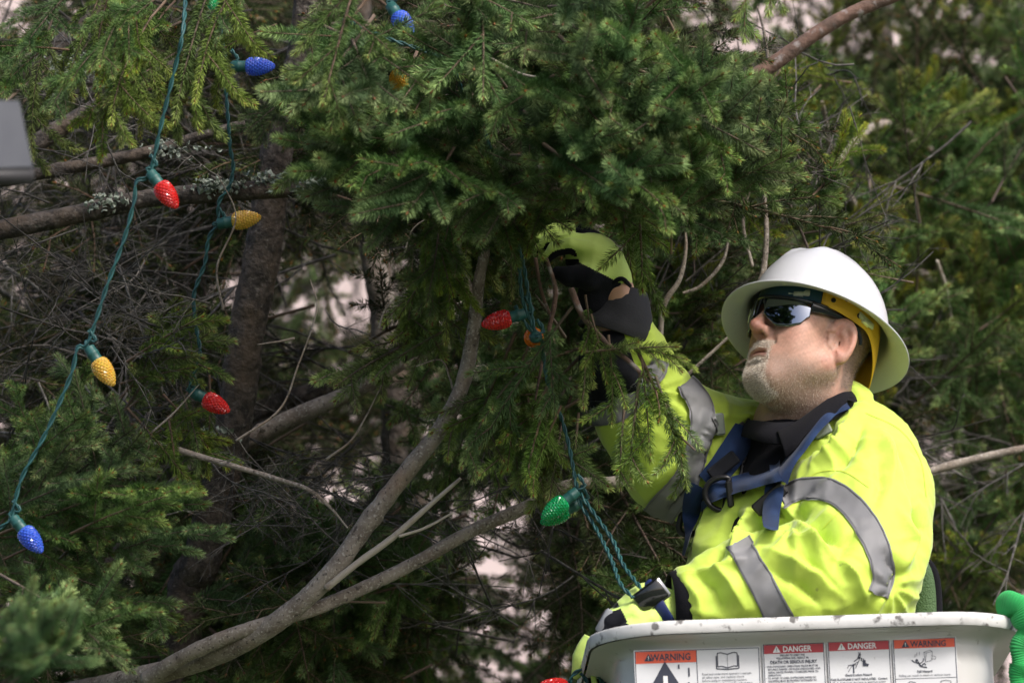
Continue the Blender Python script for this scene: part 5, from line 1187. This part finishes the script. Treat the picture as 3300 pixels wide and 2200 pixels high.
for pts in ([(1000, 900), (1020, 1000), (960, 1180), (900, 1320), (760, 1420)], [(1230, 1240), (1180, 1340), (1130, 1420), (1050, 1480)], [(700, 560), (760, 700), (700, 860), (720, 1000)], [(640, 1240), (560, 1330), (480, 1400)], [(1400, 690), (1330, 740), (1300, 830)], [(830, 1110), (900, 1100), (950, 1090)], [(1275, 960), (1240, 1000), (1220, 1060)], [(1340, 1180), (1420, 1160), (1450, 1220), (1460, 1260)]):
    limb('bare_twig', pts, [3, 5, 7, 8], .08, 'bark_grey', tree1, 6, seed=int(pts[0][0])+3)
limb('branch', [(2960, 1530), (3060, 1500), (3180, 1470), (3320, 1440)], [24, 28, 26, 24], .9, 'bark_grey', tree1, 10, seed=21)
# lichen crusts on the limbs
def lichen(px, py, d, n, spread, seed):
    r = np.random.default_rng(seed); m = MB()
    for _ in range(n):
        c = q(px+r.normal(0, spread), py+r.normal(0, spread*.28), d)+r.normal(0, .004, 3); s = r.uniform(.002, .0065); k = 5
        u = r.standard_normal(3); u /= np.linalg.norm(u); v = np.cross(u, r.standard_normal(3)); v /= np.linalg.norm(v); w_ = np.cross(u, v)
        ring_ = [c+s*(1+r.uniform(-.4, .4))*(math.cos(2*PI*i/k)*u+math.sin(2*PI*i/k)*v)+w_*r.normal(0, .002) for i in range(k)]
        m.add(ring_+[c+w_*s*.5], [(i, (i+1) % k, k) for i in range(k)])
    m.build('lichen', MATS['lichen'], tree1, smooth=False)['kind'] = 'stuff'
lichen(700, 600, .30, 160, 45, 1); lichen(1000, 600, .31, 150, 55, 2); lichen(300, 225, .6, 130, 60, 3); lichen(680, 1400, .5, 110, 28, 4); lichen(560, 485, .40, 60, 50, 5); lichen(860, 575, .31, 70, 40, 6); lichen(340, 650, .30, 50, 40, 7); lichen(960, 395, .53, 40, 18, 8); lichen(230, 190, .6, 60, 40, 9)
tree2 = empty('spruce_tree', base_at(3000, 1900, 2.2), 'yellow-green spruce standing behind the worker on the right', 'tree', 'spruces')
trunk('trunk', [(2830, -900), (2840, -200), (2850, 600), (2860, 1500), (2870, 2300)], [30, 50, 90, 120, 130], 3.6, 'bark_dark', tree2, (0, .1), 200, 6)
limb('limb', [(3000, 900), (2860, 820), (2700, 560), (2650, 330)], [40, 34, 24, 14], [2.4, 2.0, 1.6, 1.3], 'bark_grey', tree2, 8, seed=30)
limb('limb', [(3010, 500), (2850, 400), (2720, 500), (2600, 700)], [36, 30, 22, 12], [2.5, 2.0, 1.5, 1.2], 'bark_grey', tree2, 8, seed=31)
limb('limb', [(2990, 1300), (3060, 1150), (3050, 950), (3020, 840)], [30, 24, 18, 10], [2.4, 2, 1.6, 1.5], 'bark_pale', tree2, 8, seed=32)
tree3 = empty('spruce_tree', base_at(1290, 1900, 2.6), 'shaded spruce in the background with a stout dark trunk', 'tree', 'spruces')
trunk('trunk', [(1150, -900), (1160, 0), (1200, 700), (1240, 1000), (1290, 1300), (1300, 1600), (1310, 2300)], [60, 70, 84, 100, 130, 140, 160], 1.9, 'bark_dark', tree3, (0, .1), 240, 7)
limb('limb', [(1190, 780), (1215, 900), (1240, 1010), (1230, 1130)], [70, 80, 86, 80], 1.5, 'bark_grey', tree3, 12, seed=33)
# ---------------- lay out the recorded sprays: near ones singly, the deep mass as one part per tree
def foliage_group():
    ng = bpy.data.node_groups.new('foliage_mass', 'GeometryNodeTree')
    ng.interface.new_socket('Geometry', in_out='INPUT', socket_type='NodeSocketGeometry'); ng.interface.new_socket('Geometry', in_out='OUTPUT', socket_type='NodeSocketGeometry')
    n = ng.nodes; l = ng.links; gi = n.new('NodeGroupInput'); go = n.new('NodeGroupOutput')
    ci = n.new('GeometryNodeCollectionInfo'); ci.inputs['Collection'].default_value = SRC; ci.inputs['Separate Children'].default_value = True; ci.inputs['Reset Children'].default_value = True
    ip = n.new('GeometryNodeInstanceOnPoints'); ip.inputs['Pick Instance'].default_value = True
    def attr(nm, ty):
        a = n.new('GeometryNodeInputNamedAttribute'); a.data_type = ty; a.inputs['Name'].default_value = nm; return next(o for o in a.outputs if o.enabled and o.name == 'Attribute')
    e2r = n.new('FunctionNodeEulerToRotation'); l.new(attr('rot', 'FLOAT_VECTOR'), e2r.inputs[0])
    l.new(gi.outputs[0], ip.inputs['Points']); l.new(ci.outputs[0], ip.inputs['Instance']); l.new(attr('idx', 'INT'), ip.inputs['Instance Index']); l.new(e2r.outputs[0], ip.inputs['Rotation']); l.new(attr('scl', 'FLOAT'), ip.inputs['Scale'])
    l.new(ip.outputs[0], go.inputs[0]); return ng
NG = foliage_group(); nsingle = 0
for tname, tree in ((T1, tree1), (T2, tree2), (T3, tree3)):
    base = root_loc(tree); mass = []
    for key, p, B, s, single in PLACED.get(tname, []):
        if single:
            o = bpy.data.objects.new('spray', MESH[key]); COL.objects.link(o); o.parent = tree; nsingle += 1
            o.matrix_local = Matrix.Translation(Vector(p-base)) @ Matrix(B.tolist()).to_4x4() @ Matrix.Scale(s, 4)
        else: mass.append((key, p-base, B, s))
    if mass:
        me = bpy.data.meshes.new('foliage'); me.vertices.add(len(mass)); me.vertices.foreach_set('co', np.array([m_[1] for m_ in mass], np.float32).ravel())
        a = me.attributes.new('rot', 'FLOAT_VECTOR', 'POINT'); a.data.foreach_set('vector', np.array([Matrix(m_[2].tolist()).to_euler()[:] for m_ in mass], np.float32).ravel())
        a = me.attributes.new('scl', 'FLOAT', 'POINT'); a.data.foreach_set('value', np.array([m_[3] for m_ in mass], np.float32))
        a = me.attributes.new('idx', 'INT', 'POINT'); a.data.foreach_set('value', np.array([KEYS.index(m_[0]) for m_ in mass], np.int32))
        o = bpy.data.objects.new('foliage', me); COL.objects.link(o); o.parent = tree; o['kind'] = 'stuff'
        md = o.modifiers.new('mass', 'NODES'); md.node_group = NG
print('single sprays', nsingle)
# ================================================================== strings of faceted bulbs
mat('wire', srgb(36, 84, 84), .5, [(200, .1, .001)], [(40, srgb(28, 66, 70), .4, .7)])
mat('socket', srgb(34, 84, 80), .45, [(150, .1, .001)], [(60, srgb(26, 64, 62), .5, .75)])
def bulbmat(n, c, c2):
    def ex(nt, b): b.inputs['IOR'].default_value = 1.45
    mat(n, c, .16, None, [(60, c2, .45, .75)], spec=.6, trans=.35, sss=.3, coat=.3, extra=ex)
bulbmat('bulb_red', srgb(226, 44, 42), srgb(196, 24, 28)); bulbmat('bulb_yellow', srgb(236, 196, 84), srgb(226, 172, 52)); bulbmat('bulb_blue', srgb(74, 116, 232), srgb(50, 84, 214))
bulbmat('bulb_green', srgb(24, 176, 104), srgb(14, 148, 84)); bulbmat('bulb_orange', srgb(250, 140, 26), srgb(236, 116, 14)); bulbmat('bulb_amber', srgb(244, 190, 70), srgb(220, 160, 50))
def wire_mesh(P, r=.0021, pitch=.045, gap=.0021, n=2, seg=6):
    L = np.concatenate([[0], np.cumsum(np.linalg.norm(np.diff(P, axis=0), axis=1))]); m = max(8, int(L[-1]/.0045)); s = np.linspace(0, L[-1], m)
    C = np.stack([np.interp(s, L, P[:, i]) for i in range(3)], 1); T, N, B = frames(C); mb_ = MB()
    for k in range(n):
        a = s/pitch*2*PI+k*2*PI/n; mb_.add(*tube(C+gap*(np.cos(a)[:, None]*N+np.sin(a)[:, None]*B), r, seg))
    return mb_
def bulb(parent, root, d0, col, name, Lb=.054, rb=.0165):
    """socket at root, bulb pointing along d0 (view-aligned)"""
    d0 = np.asarray(d0, float); d0 /= np.linalg.norm(d0); root = np.asarray(root)
    prof = [(0, 0), (.0095, .0), (.0102, .002), (.0100, .010), (.0112, .012), (.0112, .015), (.0102, .017), (.0106, .026), (.0110, .029), (.0, .029)]
    V, F = lathe(prof, 14, root, d0); so = None
    seg, rows = 16, 12; VV = []; up = np.cross(d0, [.31, .22, 1]); up /= np.linalg.norm(up); v = np.cross(d0, up)
    for i in range(rows+1):
        t = i/rows; sh = math.sin(PI*min(1, (.16+t*.84)**.80))**.62 if t < .995 else .06; h = .027+t*Lb
        r0 = rb*max(sh, .08)*(1.0 if t > .08 else .78+t*2.6)
        for j in range(seg):
            a = 2*PI*(j+.5*(i % 2))/seg; VV.append(root+d0*h+r0*(math.cos(a)*up+math.sin(a)*v))
    FF = []; ns = len(VV)
    for i in range(rows):
        for j in range(seg):
            k = (j+1) % seg; A, B_ = i*seg, (i+1)*seg
            quad = ((A+j, A+k, B_+j, B_+(j-1) % seg) if i % 2 == 0 else (A+j, A+k, B_+k, B_+j))
            cen = np.mean([VV[x] for x in quad], 0); ax_ = root+d0*np.dot(cen-root, d0); o_ = cen-ax_; VV.append(cen+o_/np.linalg.norm(o_)*.0019); c = len(VV)-1     # raised facet
            for x in range(4): FF.append((quad[x], quad[(x+1) % 4], c))
    FF.append(tuple(range(seg))[::-1]); FF.append(tuple(rows*seg+j for j in range(seg)))
    b = mk('bulb', VV, FF, MATS['bulb_'+col], parent, smooth=False); b['label'] = name
    mk('socket', V, F, MATS['socket'], b); return b
def string(label, paths, bulbs, pitch=.045, gap=.0021, extra=None):
    allp = [[q(*p) for p in pl] for pl in paths]
    m = MB()
    for P in allp:
        w_ = wire_mesh(catmull(P, 10), pitch=pitch, gap=gap)
        for V, in zip(w_.V): pass
        m.V += w_.V; m.F += [tuple(i+m.n for i in f) for f in w_.F]; m.mi += w_.mi; m.n += w_.n
    p0 = W(allp[0][-1]); root = empty('light_string', p0, label, 'string lights', 'strings of lights in the spruce')
    m.build('wire', MATS['wire'], root)
    for (px, py, d, tx, ty, td, col, nm) in bulbs:
        a = q(px, py, d); bulb(root, a, q(tx, ty, td)-a, col, nm)
        V = catmull([a, a+(a-q(tx, ty, td))*.15, a+np.array([.012, 0, .012]), a+np.array([.0, 0, .03])], 5)
        lead = wire_mesh(V, pitch=.03); lead.build('lead', MATS['wire'], root)
    return root
dA = -.45
string('string of three bulbs hanging at the left edge, red, yellow and blue', [[(600, -40, dA+.1), (590, 100, dA), (565, 215, dA), (520, 400, dA), (482, 560, dA), (440, 585, dA), (432, 650, dA), (400, 770, dA), (345, 920, dA), (283, 1105, dA), (250, 1120, dA), (228, 1210, dA), (150, 1390, dA), (70, 1540, dA), (38, 1660, dA), (15, 1690, dA), (-40, 1720, dA)]],
       [(484, 556, dA, 560, 655, dA-.02, 'red', 'red faceted bulb, topmost at the left'), (286, 1120, dA, 372, 1250, dA-.02, 'yellow', 'yellow faceted bulb hanging at the left'), (42, 1668, dA, 132, 1775, dA-.02, 'blue', 'blue faceted bulb at the left edge')], pitch=.07)
dB = .12
string('string of lights hanging beside the dark trunk with a red bulb at its end', [[(690, -60, dB), (705, 60, dB), (722, 170, dB), (732, 215, dB), (728, 280, dB), (738, 420, dB), (742, 480, dB), (752, 535, dB), (740, 600, dB), (706, 650, dB), (702, 715, dB), (672, 770, dB), (660, 850, dB), (625, 950, dB), (632, 1050, dB), (645, 1140, dB), (622, 1210, dB), (610, 1250, dB), (625, 1265, dB)]],
       [(745, 215, dB, 870, 214, dB-.01, 'blue', 'blue faceted bulb in front of the trunk'), (702, 722, dB, 820, 702, dB-.01, 'yellow', 'yellow faceted bulb lying across the trunk'), (618, 1262, dB, 733, 1322, dB-.02, 'red', 'red faceted bulb low beside the trunk'), (672, -62, dB, 690, 24, dB-.05, 'green', 'green faceted bulb at the top edge')])
dC = -.30
string('string of lights in the upper foliage with a pale blue bulb', [[(1105, 60, dC), (1170, 92, dC), (1240, 122, dC), (1340, 155, dC), (1430, 190, dC), (1470, 240, dC), (1500, 330, dC+.1), (1560, 420, dC+.15), (1640, 720, -.1)]],
       [(1258, 18, dC-.04, 1316, 98, dC-.08, 'blue', 'pale blue bulb among the upper foliage'), (1292, 300, dC+.02, 1276, 200, dC-.08, 'amber', 'amber bulb half hidden in the upper foliage')])
dD = -.10
string('string of lights running from the raised glove down to the lower glove', [[(1640, 720, dD), (1655, 760, dD), (1682, 830, dD), (1700, 930, dD), (1712, 1000, dD), (1722, 1060, dD), (1745, 1095, dD), (1752, 1150, dD), (1765, 1230, dD-.01), (1800, 1320, dD), (1830, 1420, dD), (1850, 1520, dD-.02), (1862, 1575, dD-.05), (1905, 1640, dD-.08), (1975, 1740, dD-.14), (2010, 1820, dD-.2), (2070, 1900, dD-.27)],
        [(1675, 860, dD), (1680, 940, dD), (1692, 990, dD), (1720, 1060, dD)], [(1862, 1580, dD-.05), (1872, 1625, dD-.06), (1920, 1700, dD-.1), (1970, 1800, dD-.18), (2000, 1880, dD-.25), (2040, 1925, dD-.28)], [(1660, 985, dD), (1700, 1050, dD), (1735, 1090, dD)]],
       [(1692, 1010, dD, 1550, 1048, dD-.01, 'red', 'red faceted bulb left of the raised glove'), (1730, 1084, dD-.02, 1712, 1090, dD+.06, 'orange', 'orange bulb seen end on'), (1862, 1582, dD-.06, 1745, 1672, dD-.07, 'green', 'larger of two green bulbs below the raised sleeve'), (1872, 1618, dD-.03, 1735, 1690, dD-.04, 'green', 'lower of two green bulbs below the raised sleeve')])
string('loop of light string beside the left corner of the bucket with a red bulb', [[(1960, 2230, -.14), (1925, 2175, -.15), (1895, 2150, -.16), (1850, 2170, -.15), (1835, 2200, -.15)]], [(1872, 2222, -.15, 1778, 2212, -.17, 'red', 'red bulb at the bottom edge')])
# ================================================================== grey panel fixed at the left edge
mat('grey_panel', srgb(112, 114, 122), .6, [(20, .05, .004)], [(8, srgb(98, 100, 110), .45, .7)])
mat('panel_edge', (.03, .03, .034), .6)
pn = [q(-260, 318, -2.2), q(62, 325, -2.2), q(106, 538, -2.2), q(-260, 548, -2.2)]
bx_ = [p+np.array([0, .0, 0]) for p in pn]+[p+np.array([-.01, .06, -.012]) for p in pn]
grp = mk('grey_panel', np.array(bx_), [(3, 2, 1, 0), (4, 5, 6, 7), (0, 1, 5, 4), (1, 2, 6, 5), (2, 3, 7, 6), (3, 0, 4, 7)], MATS['grey_panel'], smooth=False); tag(grp, 'blurred grey flat panel jutting in at the left edge', 'panel')
e0 = np.array([pn[3]+[0, .01, -.012], pn[2]+[0, .01, -.012]]); V, F = tube(e0, .012, 8); mk('lower_edge', V, F, MATS['panel_edge'], grp)
V, F = tube(np.array([pn[0]*.5+pn[3]*.5+[-.0, .05, 0], toL(np.array([W(pn[0])[0], W(pn[0])[1], 0.0]))]), .03, 8); mk('post', V, F, MATS['panel_edge'], grp)
